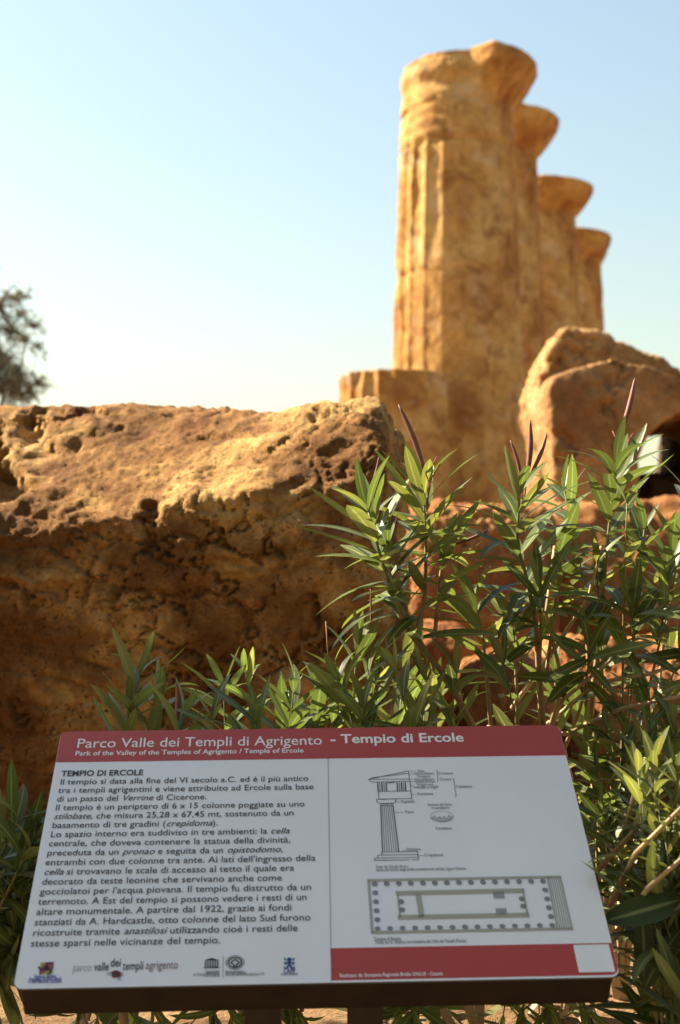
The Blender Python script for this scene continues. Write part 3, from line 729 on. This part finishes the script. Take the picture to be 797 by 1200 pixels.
D = Ink(); small(cl, 'agrigento', 600, 752, 262, 0.022, 0.004); D.build('logo_lettering', M_ROSE, pk)
G = Ink(); G.ell(cl([(460, 288)])[0], .0048, .0046); G.quad(cl([(438, 276), (462, 268), (482, 274), (492, 290), (478, 302), (446, 304)])); G.build('logo_shell', M_BROWN, pk)
G = Ink(); G.quad(cl([(414, 282), (440, 276), (444, 292), (424, 290)])); G.quad(cl([(466, 306), (486, 302), (484, 314), (468, 314)])); G.quad(cl([(484, 282), (496, 276), (494, 292), (486, 294)])); G.build('logo_fragments', M_LGREY, pk)
cu_ = crop(220, 1110, 7.97)
G = Ink()
G.quad(cu_([(160, 122), (226, 104), (292, 122), (292, 127), (160, 127)]))
for k in range(6): G.quad(cu_([(160 + k * 23, 130), (171 + k * 23, 130), (171 + k * 23, 182), (159 + k * 23, 182)]))
G.quad(cu_([(156, 184), (286, 182), (290, 190), (152, 191)])); G.quad(cu_([(146, 193), (294, 190), (298, 197), (142, 199)]))
G.build('heritage_temple_logo', M_INK)
G = Ink(); c0, ex, ey = cu_([(442, 145), (525, 145), (442, 82)])
G.ring(c0, ex[0] - c0[0], ey[1] - c0[1], .0010, 30); G.ring(c0, (ex[0] - c0[0]) * .74, (ey[1] - c0[1]) * .74, .0022, 28)
G.line(cu_([(432, 188), (434, 172), (404, 146), (442, 118), (482, 144), (452, 170), (454, 186)]), .0022)
G.line(cu_([(333, 85), (330, 292)]), .0006)
G.build('heritage_ring_logo', M_INK)
D = Ink()
for s, x0, x1, y in (('Organizzazione', 166, 296, 240), ('Nazioni Unite', 166, 296, 254), ("per l'Educazione, la Scienza", 50, 296, 266), ('e la Cultura', 150, 296, 278), ('Area archeologica', 350, 524, 240), ('di Agrigento', 350, 554, 252), ('iscritta nella Lista del Patrimonio Mondiale nel 1997', 350, 716, 268)): small(cu_, s, x0, x1, y, 0.0075)
D.build('heritage_lettering', M_GREY)
cf = crop(320, 1110, 797 / 80)
G = Ink(); G.ell(cf([(190, 146)])[0], .0036, .0036)
for pts in ([(190, 170), (190, 210)], [(190, 205), (160, 250)], [(190, 205), (222, 250)], [(190, 180), (152, 190)], [(190, 180), (228, 190)]): G.line(cf(pts), .0028)
cg = G.build('figure_logo', M_BLUE)
G = Ink()
for s in (-1, 1):
    for y in (130, 180, 232): G.line(cf([(190 + s * 56, y), (190 + s * 50, y + 20), (190 + s * 34, y + 24)]), .0022)
G.build('logo_wings', M_GREEN, cg)
D = Ink(); small(cf, 'CAPP', 122, 260, 306, 0.0125, 0.015); small(cf, 'Centro di Palermo', 92, 290, 330, 0.0075); D.build('logo_lettering', M_BLUE, cg)

# ------------------------------------------------------------------ oleanders
def leaf(b, base, d, up, ln, wd, curl, r, fold=0.25):
    d = d.normalized(); side = d.cross(up); sway = rng.uniform(-0.35, 0.35)
    if side.length < 1e-3: side = d.cross(Vector((1, 0, 0.2)))
    side.normalize(); nn = side.cross(d).normalized()
    n = 9; vs = []; uv = []; fs = []
    p = Vector(base); t = d.copy()
    for i in range(n + 1):
        s = i / n
        wv = wd * 0.5 * max(0.0, math.sin(math.pi * min(1, s * 0.975 + 0.02) ** 0.95)) ** 0.72 if i < n else 0.0005
        if i == 0: wv = wd * 0.06
        no = side.cross(t).normalized()
        vs += [p - side * wv + no * wv * fold, p, p + side * wv + no * wv * fold]
        uv += [(0, s), (0.5, s), (1, s)]
        t = (t - no * (curl / n) + side * (sway / n)).normalized()
        p = p + t * (ln / n)
    for i in range(n):
        a = i * 3
        fs += [(a, a + 1, a + 4, a + 3), (a + 1, a + 2, a + 5, a + 4)]
    b.add(vs, fs, uv, r)

def bez(p0, p1, p2, n):
    return [p0 * (1 - t) ** 2 + p1 * 2 * t * (1 - t) + p2 * t * t for t in (i / n for i in range(n + 1))]

class Plant:
    def __init__(s, base, label, group, young=0.15):
        s.base = Vector(base); s.leaf = Buf(); s.young = Buf(); s.stem = Buf(); s.wood = Buf(); s.pods = []; s.stems = []; s.stalks = []; s.woods = []
        s.label = label; s.group = group; s.y = young
    def shoot(s, tip, root, n_nodes=9, L=0.135, leafy=0.32, bow=0.05, r0=0.0045, young=None, spread=1.0, dens=3, path=None):
        tip = Vector(tip); root = Vector(root)
        mid = root.lerp(tip, 0.55) + Vector((rng.uniform(-bow, bow), rng.uniform(-bow, bow), rng.uniform(0, bow * 0.6)))
        pts = bez(root, mid, tip, 12)
        if path:
            c = [Vector(p) for p in path]; c = [c[0] * 2 - c[1]] + c + [c[-1] * 2 - c[-2]]; m = len(c) - 3; pts = []
            for i in range(13):
                x = min(m - 1e-6, i / 12 * m); j = int(x); t = x - j; p0, p1, p2, p3 = c[j:j + 4]
                pts.append(0.5 * (2 * p1 + (p2 - p0) * t + (2 * p0 - 5 * p1 + 4 * p2 - p3) * t * t + (3 * p1 - p0 - 3 * p2 + p3) * t ** 3))
            root, tip = pts[0], pts[-1]
        k = [r0 * (1 - 0.72 * i / 12) for i in range(13)]
        sb = Buf(); sb.tube(pts, k, 6); sb.r = [min(1.0, max(0.0, (i // 6 - 3) / 7)) for i in range(len(sb.v))]; s.stems.append(sb)
        total = sum((pts[i + 1] - pts[i]).length for i in range(12))
        lz = min(0.85 * total, leafy)
        yb = s.y if young is None else young
        ph = rng.uniform(0, 6.28)
        for j in range(n_nodes):
            f = j / max(1, n_nodes - 1)                       # 0 at the tip
            back = lz * f ** 1.1; tt = 1 - back / total
            x = tt * 12; i = min(11, int(x)); p = pts[i].lerp(pts[i + 1], x - i); ax = (pts[i + 1] - pts[i]).normalized()
            a = ax.cross(Vector((0.3, 0.2, 0.93)));  a = a if a.length > 0.1 else ax.cross(Vector((1, 0, 0))); a.normalize(); c = ax.cross(a)
            ph += 1.05
            for q in range(dens):
                if rng.random() < 0.10 + 0.22 * f: continue
                an = ph + q * 2 * math.pi / dens + rng.uniform(-0.35, 0.35)
                out = a * math.cos(an) + c * math.sin(an)
                el = rad((24 + 48 * f ** 0.8 + rng.uniform(-12, 14)) * spread)
                d = ax * math.cos(el) + out * math.sin(el)
                d += Vector((0, 0, -0.10 * f * rng.random()))
                up = (ax - d * ax.dot(d)); up = up if up.length > 0.05 else Vector((0, 0, 1))
                ln = L * (0.55 + 0.45 * min(1, f * 3.2 + 0.25)) * rng.uniform(0.78, 1.15)
                wd = ln * rng.uniform(0.165, 0.215)
                buf = s.young if rng.random() < yb else s.leaf
                leaf(buf, p, d, up, ln, wd, rng.choice((rng.uniform(-0.3, 0.5), rng.uniform(0.1, 1.1))), rng.random(), rng.uniform(0.05, 0.3))
    def pod(s, a, b, r=0.0045):
        a, b = Vector(a), Vector(b); bb = Buf(); n = 10
        pts = [a.lerp(b, i / n) + Vector((0.004 * math.sin(i / n * 3.1), 0, 0)) for i in range(n + 1)]
        bb.tube(pts, [r * max(0.16, (math.sin(math.pi * min(1, 0.12 + 0.86 * (i / n))) ** 0.6)) for i in range(n + 1)], 8)
        s.pods.append(bb)
    def build(s):
        root = empty('oleander_bush', s.base, s.label, 'oleander', s.group)
        if s.leaf.v: s.leaf.build('foliage', M_LEAF, root)
        if s.young.v: s.young.build('young_foliage', M_LEAFY, root)
        for p in s.stems: p.build('stem', M_STEM, root)
        for p in s.woods: p.build('branch', M_WOODY, root)
        for p in s.stalks: p.build('flower_stalk', M_TWIG, root)
        for p in s.pods: p.build('seed_pod', M_POD, root)
        return root

def gz(p): return Vector((p.x, p.y, ground_h(p.x, np.float64(p.y)) - 0.03))
def bush(label, base_px, Y, tips, group='oleanders behind the panel', young=0.15, L=0.135, pods=(), stalks=(), bare=(), leaves=(), nodes=9, leafy=0.3, spread=1.0, dY=0.22, root_frac=0.45):
    g = gz(at(base_px, 1000, Y)); P_ = Plant(g, label, group, young)
    forks = []
    for k in range(max(1, len(tips) // 3)):
        f = g + Vector((rng.uniform(-0.1, 0.1), rng.uniform(-0.08, 0.08), rng.uniform(0.12, 0.3)))
        forks.append(f); wb = Buf(); P_.woods.append(wb); wb.tube([g + (f - g) * t + Vector((0.01 * math.sin(t * 5 + k), 0, 0)) for t in (0, .33, .66, 1)], [0.011, 0.010, 0.009, 0.007], 7)
    for tp in tips:
        px, py = tp[0], tp[1]; opt = tp[2] if len(tp) > 2 else {}
        t = at(px, py, Y + opt.get('dy', rng.uniform(-dY, dY)))
        pth = None
        if 'via' in opt:
            y1 = Y + opt.get('dy', 0); y0 = Y + opt.get('dy0', 0); m = len(opt['via'])
            pth = [at(q[0], q[1], y0 + (y1 - y0) * i / m) for i, q in enumerate(opt['via'])] + [at(px, py, y1)]
            if opt.get('rooted', True):
                wb = Buf(); P_.woods.append(wb); wb.tube(bez(g, g.lerp(pth[0], .5) + Vector((0, 0, .05)), pth[0], 6), [opt.get('r', .006) * 1.25] * 7, 7)
        f = min(forks, key=lambda q: (q - t).length + rng.uniform(0, 0.15))
        r = opt.get('from'); r = at(*r) if r else f
        P_.shoot(t, r, opt.get('n', nodes), opt.get('L', L), opt.get('leafy', leafy), 0.05, opt.get('r', 0.0045), opt.get('young'), opt.get('spread', spread), path=pth)
    for (x0, y0, x1, y1, r) in pods: P_.pod(at(x1, y1, Y), at(x0, y0, Y), r)
    for (x0, y0, x1, y1, yy, wd_) in leaves:
        a_, b_ = at(x0, y0, yy), at(x1, y1, yy - 0.03); leaf(P_.leaf, a_, b_ - a_, Vector((0.1, -0.8, 0.6)), (b_ - a_).length * 1.03, wd_, 0.35, 0.1, 0.12)
    for pts in bare:
        q = [at(*p) for p in pts]; n_ = len(q); wb = Buf(); P_.woods.append(wb); wb.tube(q, [0.0055 - 0.0022 * i / (n_ - 1) for i in range(n_)], 7)
    for pts in stalks:
        q = [at(x, y, Y) for x, y in pts]; sb = Buf(); P_.stalks.append(sb); sb.tube(q, [0.0016] * len(q), 5)
    P_.build()

bush('leafy oleander left of centre, brown seed pods rising before the stump', 560, 2.88,
     [(432, 600, dict(via=[(556, 855), (524, 796), (484, 747), (463, 704), (449, 662)], n=15, leafy=.30, L=.172, r=.0075, spread=1.28, dy=-.05)),
      (496, 577, dict(via=[(484, 747), (497, 706), (499, 655), (498, 612)], n=13, leafy=.27, L=.16, spread=1.15, r=.005, rooted=False, dy=.04)),
      (455, 640, dict(via=[(500, 765), (476, 720), (462, 690)], n=6, leafy=.14, L=.13, rooted=False)),
      (557, 705, dict(via=[(575, 850), (570, 790), (566, 748)], n=7, leafy=.17, L=.14, dy=.1)),
      (520, 640, dict(via=[(510, 740), (514, 690)], n=5, leafy=.12, L=.13, rooted=False, dy=.08)),
      (465, 790, dict(L=.12, n=5)), (500, 800, dict(L=.12, n=6, young=.8)), (535, 790, dict(n=6, young=.6))],
     pods=[(467, 474, 497, 550, .0058), (444, 535, 430, 582, .0028), (349, 609, 388, 630, .0024), (434, 690, 431, 785, .003)],
     stalks=[[(497, 548), (503, 568), (500, 600)], [(516, 543), (506, 560), (500, 590)], [(512, 535), (504, 552)], [(430, 580), (436, 600)]], young=0.25)
bush('tall oleander at the middle carrying three purplish seed pods', 640, 2.98,
     [(609, 580, dict(via=[(636, 850), (631, 780), (628, 732), (618, 682), (607, 636)], n=13, leafy=.27, L=.17, spread=1.15, r=.0075, dy=-.06)),
      (601, 725, dict(via=[(606, 850), (605, 800), (603, 760)], n=8, leafy=.18, L=.15, dy=.02)),
      (655, 640, dict(via=[(640, 790), (648, 730), (652, 680)], n=7, leafy=.16, L=.14, dy=.1, rooted=False)),
      (632, 690, dict(via=[(631, 790), (634, 740)], n=5, leafy=.12, rooted=False, dy=-.08)),
      (590, 780, dict(n=5)), (650, 790, dict(n=5))],
     pods=[(598, 516, 611, 564, .0042), (621, 492, 618, 556, .0060), (641, 507, 622, 556, .0045), (528, 640, 572, 622, .0035)],
     stalks=[[(612, 562), (613, 590)], [(618, 555), (614, 590)]], bare=[[(640, 870, 3.0), (660, 800, 3.0), (640, 720, 3.0), (650, 640, 3.05)]], young=0.2)
bush('large oleander at the right with one upright red seed pod', 725, 3.08,
     [(722, 545, dict(via=[(690, 860), (696, 800), (704, 740), (708, 680), (715, 608)], n=14, leafy=.29, L=.16, spread=1.15, r=.0075, dy=-.08)),
      (661, 575, dict(via=[(690, 790), (686, 720), (678, 650)], n=9, leafy=.22, L=.14, rooted=False, dy=.05)),
      (790, 640, dict(via=[(770, 850), (774, 790), (780, 720)], n=8, leafy=.2, L=.15, dy=.08)),
      (781, 670, dict(via=[(745, 860), (762, 800), (775, 740)], n=8, leafy=.18, L=.14, dy=-.08, rooted=False)),
      (741, 716, dict(via=[(735, 860), (741, 800), (742, 760)], n=8, leafy=.18, L=.15, dy=-.16)),
      (690, 760, dict(via=[(660, 880), (680, 830), (688, 790)], n=7, leafy=.15, L=.14, dy=-.2)),
      (808, 560, dict(L=.17, n=8)), (700, 660, dict(n=5)), (755, 620, dict(n=6)), (735, 590, dict(n=5, L=.12)), (670, 815, dict(n=6)), (760, 800, dict(n=6)), (805, 750, dict(n=7))],
     pods=[(744, 443, 728, 507, .0064), (737, 672, 748, 706, .004), (699, 690, 702, 740, .003)],
     bare=[[(640, 850, 3.1), (700, 800, 2.95), (760, 790, 2.9), (805, 775, 2.9)], [(600, 830, 3.1), (650, 760, 3.0), (690, 700, 2.95), (705, 640, 2.95)], [(620, 900, 3.1), (660, 820, 3.0), (720, 770, 2.9)], [(660, 860, 3.0), (730, 830, 2.9), (800, 815, 2.85)]],
     stalks=[[(728, 505), (726, 540), (722, 580)], [(742, 508), (732, 525), (726, 540)], [(748, 520), (738, 528)], [(718, 505), (727, 525)]], young=0.25)
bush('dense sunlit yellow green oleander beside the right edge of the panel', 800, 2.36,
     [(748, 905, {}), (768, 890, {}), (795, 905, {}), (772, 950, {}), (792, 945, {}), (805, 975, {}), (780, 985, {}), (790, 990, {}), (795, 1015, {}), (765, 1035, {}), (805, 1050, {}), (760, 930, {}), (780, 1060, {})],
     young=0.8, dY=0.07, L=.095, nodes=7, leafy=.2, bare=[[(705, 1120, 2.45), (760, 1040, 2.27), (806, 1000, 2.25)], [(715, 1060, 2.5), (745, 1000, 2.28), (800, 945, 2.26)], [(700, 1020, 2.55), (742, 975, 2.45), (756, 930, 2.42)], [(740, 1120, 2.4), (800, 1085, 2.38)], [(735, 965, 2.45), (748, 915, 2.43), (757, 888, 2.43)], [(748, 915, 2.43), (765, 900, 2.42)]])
bush('half shaded oleander between the sunlit bush and the right edge of the panel', 740, 2.86,
     [(690, 875, {}), (715, 860, {}), (700, 910, {}), (725, 930, {}), (705, 960, {}), (735, 1000, {}), (720, 890, {}), (745, 870, {}), (715, 1010, {}), (760, 860, {}), (790, 850, {}), (740, 1060, {})],
     young=0.3, dY=0.1, L=.125, nodes=8)
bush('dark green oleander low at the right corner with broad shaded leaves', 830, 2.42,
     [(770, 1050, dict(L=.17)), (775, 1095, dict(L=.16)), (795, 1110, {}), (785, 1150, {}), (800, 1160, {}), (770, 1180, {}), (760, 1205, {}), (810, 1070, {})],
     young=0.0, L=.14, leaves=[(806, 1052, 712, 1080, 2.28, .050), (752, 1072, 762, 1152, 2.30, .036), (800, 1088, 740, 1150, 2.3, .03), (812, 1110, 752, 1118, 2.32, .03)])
bush('shaded oleander sprout standing at the left end of the panel top', 170, 2.80, [(163, 790, dict(L=.14)), (186, 815, {}), (150, 830, {}), (215, 840, {})], young=0.0, pods=[(207, 795, 206, 850, .006)], nodes=7)
bush('low oleander behind the panel title, left of the middle oleander', 320, 2.86,
     [(262, 805, {}), (288, 790, dict(L=.12)), (300, 830, {}), (345, 795, {}), (330, 830, {}), (372, 815, {}), (360, 840, {}), (250, 845, {})], young=0.12, nodes=8)
bush('low oleander with bright tips above the word Ercole on the panel', 440, 2.88,
     [(418, 765, dict(L=.14)), (398, 800, {}), (440, 800, {}), (470, 815, {}), (425, 830, {}), (510, 810, {}), (495, 840, {}), (540, 830, {}), (390, 835, {})], young=0.3, nodes=8,
     stalks=[[(382, 728), (384, 760), (388, 800)]])
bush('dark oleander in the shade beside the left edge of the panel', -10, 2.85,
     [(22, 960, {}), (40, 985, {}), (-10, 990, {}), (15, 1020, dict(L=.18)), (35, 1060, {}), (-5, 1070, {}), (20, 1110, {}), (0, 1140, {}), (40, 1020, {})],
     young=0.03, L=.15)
for px, lab in ((140, 'low oleander tuft under the lower left part of the panel frame'), (300, 'low oleander tuft showing under the panel frame below the two grey heritage logos'),
                (470, 'low oleander tuft showing under the middle of the panel frame'), (640, 'low oleander tuft showing under the red right end of the panel frame')):
    bush(lab, px, 2.9, [(px - 50, 1188, {}), (px, 1180, {}), (px + 50, 1190, {}), (px + 25, 1200, {}), (px - 25, 1205, {})], young=0.5, L=.11, nodes=6, leafy=.14, group='low tufts under the panel')

# ------------------------------------------------------------------ olive tree far at the left
def olive(base, h, clusters, label, seed, leaf_l=0.085, per=260, trunk_r=0.16):
    r = random.Random(seed); root = empty('olive_tree', base, label, 'tree')
    base = Vector(base); tr = Buf(); cr = Buf()
    fork = base + Vector((0, 0, h * 0.32))
    tr.tube([base + Vector((0, 0, -0.1)), base + Vector((0.08, 0, h * .12)), base + Vector((-0.05, 0.05, h * .22)), fork], [trunk_r * 1.3, trunk_r, trunk_r * .9, trunk_r * .8], 10)
    for (c, rad_, dens) in clusters:
        c = Vector(c); m = fork.lerp(c, 0.5) + Vector((r.uniform(-.2, .2), r.uniform(-.2, .2), .15))
        tr.tube(bez(fork, m, c, 8), [trunk_r * 0.34 * (1 - 0.9 * i / 8) for i in range(9)], 6)
        nt = max(5, int(dens * 16))
        for k in range(nt):
            dv = Vector((r.gauss(0, 1), r.gauss(0, 1), r.gauss(0.1, 0.9))).normalized()
            e = c + dv * rad_ * r.uniform(0.5, 1.1); mm = c.lerp(e, .5) + Vector((0, 0, .08))
            tp = bez(c, mm, e, 6); tr.tube(tp, [0.012 * (1 - .8 * i / 6) for i in range(7)], 4)
            for j in range(int(per / 16)):
                t = r.random() ** 0.6 * 6; i = min(5, int(t)); p = tp[i].lerp(tp[i + 1], t - i)
                ax = (tp[i + 1] - tp[i]).normalized(); o = Vector((r.gauss(0, 1), r.gauss(0, 1), r.gauss(0, 1)))
                d = (ax * 0.8 + o.normalized()).normalized()
                leaf_small(cr, p, d, leaf_l * r.uniform(.7, 1.2), r)
    tr.build('trunk', M_BARK, root); cr.build('crown', M_OLIVE, root)
def leaf_small(b, p, d, ln, r):
    s = d.cross(Vector((r.gauss(0, 1), r.gauss(0, 1), r.gauss(0, 1)))).normalized() * ln * 0.13
    m = p + d * ln * 0.5
    b.add([p, m + s, p + d * ln, m - s], [(0, 1, 2, 3)], [(0.5, 0), (1, .5), (.5, 1), (0, .5)], r.random())
TY = 19.0
def tc(px, py, dy=0): return at(px, py, TY + dy)
tb = at(-30, 700, TY); 
olive((tb.x, TY, 0.98), 4.6,
      [(tc(-10, 450), .5, 5.0), (tc(14, 458, .3), .34, 5), (tc(-40, 440), .6, 5), (tc(2, 425, .2), .42, 4), (tc(12, 390), .30, 2.0), (tc(30, 402, .4), .22, 1.0), (tc(-5, 360, -.2), .40, 2.4), (tc(14, 350), .22, 1.2), (tc(-40, 340), .6, 3), (tc(-30, 390), .6, 3.5), (tc(36, 462), .22, 1.6), (tc(20, 440, -.2), .26, 2.5), (tc(24, 372, .1), .16, .8), (tc(38, 385, .2), .20, .8), (tc(46, 410, .1), .16, .5), (tc(44, 452, .2), .22, 1.4), (tc(30, 350, .1), .16, .6), (tc(-80, 420), .7, 4), (tc(-70, 360), .7, 4)],
      'blurred grey green olive tree at the left edge behind the huge block', 5, 0.075, 150, 0.08)

def shade_tree(base, h, centre, rx, ry, rz_, n, label, seed, per=280, trunk_r=0.12, extra=[]):
    r = random.Random(seed); cl = []
    c = Vector(centre)
    for k in range(n):
        while True:
            q = Vector((r.uniform(-1, 1), r.uniform(-1, 1), r.uniform(-1, 1)))
            if q.length < 1: break
        cl.append((c + Vector((q.x * rx, q.y * ry, q.z * rz_)), r.uniform(.34, .5), r.uniform(1.6, 2.4)))
    olive(base, h, cl + extra, label, seed, 0.085, per, trunk_r)
_r = random.Random(77); _cl = []  # unseen olive added at left; crown clusters follow sun rays to shade panel
for k in range(48):
    u, v = (_r.uniform(-.48, .30), _r.uniform(-.27, .27)) if k < 38 else (_r.uniform(-.75, -.45), _r.uniform(-.2, .3))
    p = SGN.matrix_world @ Vector((u, v, 0)); _cl.append((p + sdir * _r.uniform(3.7, 4.9), _r.uniform(.17, .25), _r.uniform(1.3, 2.0)))
for k in range(26):
    p = Vector((_r.uniform(-.85, -.38), _r.uniform(2.75, 2.95), _r.uniform(.85, 1.5))); _cl.append((p + sdir * _r.uniform(3.5, 4.2), _r.uniform(.17, .25), _r.uniform(1.3, 2.0)))
for k in range(10): _cl.append((Vector((-3.6 + _r.uniform(-.5, .3), 3.1 + _r.uniform(-.5, .2), 3.5 + _r.uniform(-.5, .5))), .3, 2))
olive((-3.7, 2.9, 0.5), 3.2, _cl, 'grey green olive tree added outside the frame to the left, its crown shaped to shade the panel', 31, 0.085, 280, 0.12)

def carob(base, h, r, label, seed):  # unseen trees added to cut sky light on the block and panel
    """dense evergreen: trunk, limbs and a deep crown of leaf clumps"""
    q = random.Random(seed); root = empty('added_carob_tree', base, label, 'tree', 'trees added out of frame to block sky light')
    b = Vector(base); t = Buf(); c = Buf(); fork = b + Vector((0.1, 0, h * .2))
    t.tube([b - Vector((0, 0, .1)), b + Vector((.05, .03, h * .1)), fork], [.2, .16, .15], 10)
    for k in range(60):
        while True:
            v = Vector((q.uniform(-1, 1), q.uniform(-1, 1), q.uniform(-1, 1)))
            if v.length < 1: break
        p = b + Vector((v.x * r, v.y * r, h * .57 + v.z * h * .42)); t.tube(bez(fork, fork.lerp(p, .5) + Vector((0, 0, .2)), p, 6), [.06 * (1 - .85 * i / 6) for i in range(7)], 5)
        for j in range(170):
            d = Vector((q.gauss(0, 1), q.gauss(0, 1), q.gauss(0, .8))).normalized(); o = p + d * q.uniform(.1, .75)
            leaf_small(c, o, (d + Vector((q.gauss(0, 1), q.gauss(0, 1), q.gauss(0, 1))) * .6).normalized(), q.uniform(.14, .22), q)
    for i, (v_) in enumerate(c.v): pass
    t.build('trunk', M_BARK, root); c.build('crown', M_CAROB, root)
M_CAROB = leaf_mat('carob_leaf', (0.025, 0.040, 0.015), (0.05, 0.07, 0.025), (0.06, 0.08, 0.03), (0.06, 0.09, 0.015), 0.2, 0.45)
for (x, y, h, r, lab) in ((-4.6, -2.6, 9.0, 2.4, 'dense carob tree added behind the viewer to block sky light, farthest left of its row'), (-1.7, -3.0, 9.6, 2.4, 'dense carob tree added behind the viewer to block sky light, left of the path'),
                          (1.3, -2.8, 9.2, 2.4, 'dense carob tree added behind the viewer to block sky light, right of the path'), (4.1, -1.6, 9.0, 2.4, 'dense carob tree added behind the viewer to block sky light, right end of its row'), (4.6, 1.8, 8.0, 2.2, 'dense carob tree added right of the path outside the frame to block sky light')):
    carob((x, y, 0), h, r, lab, int(100 + x * 10))
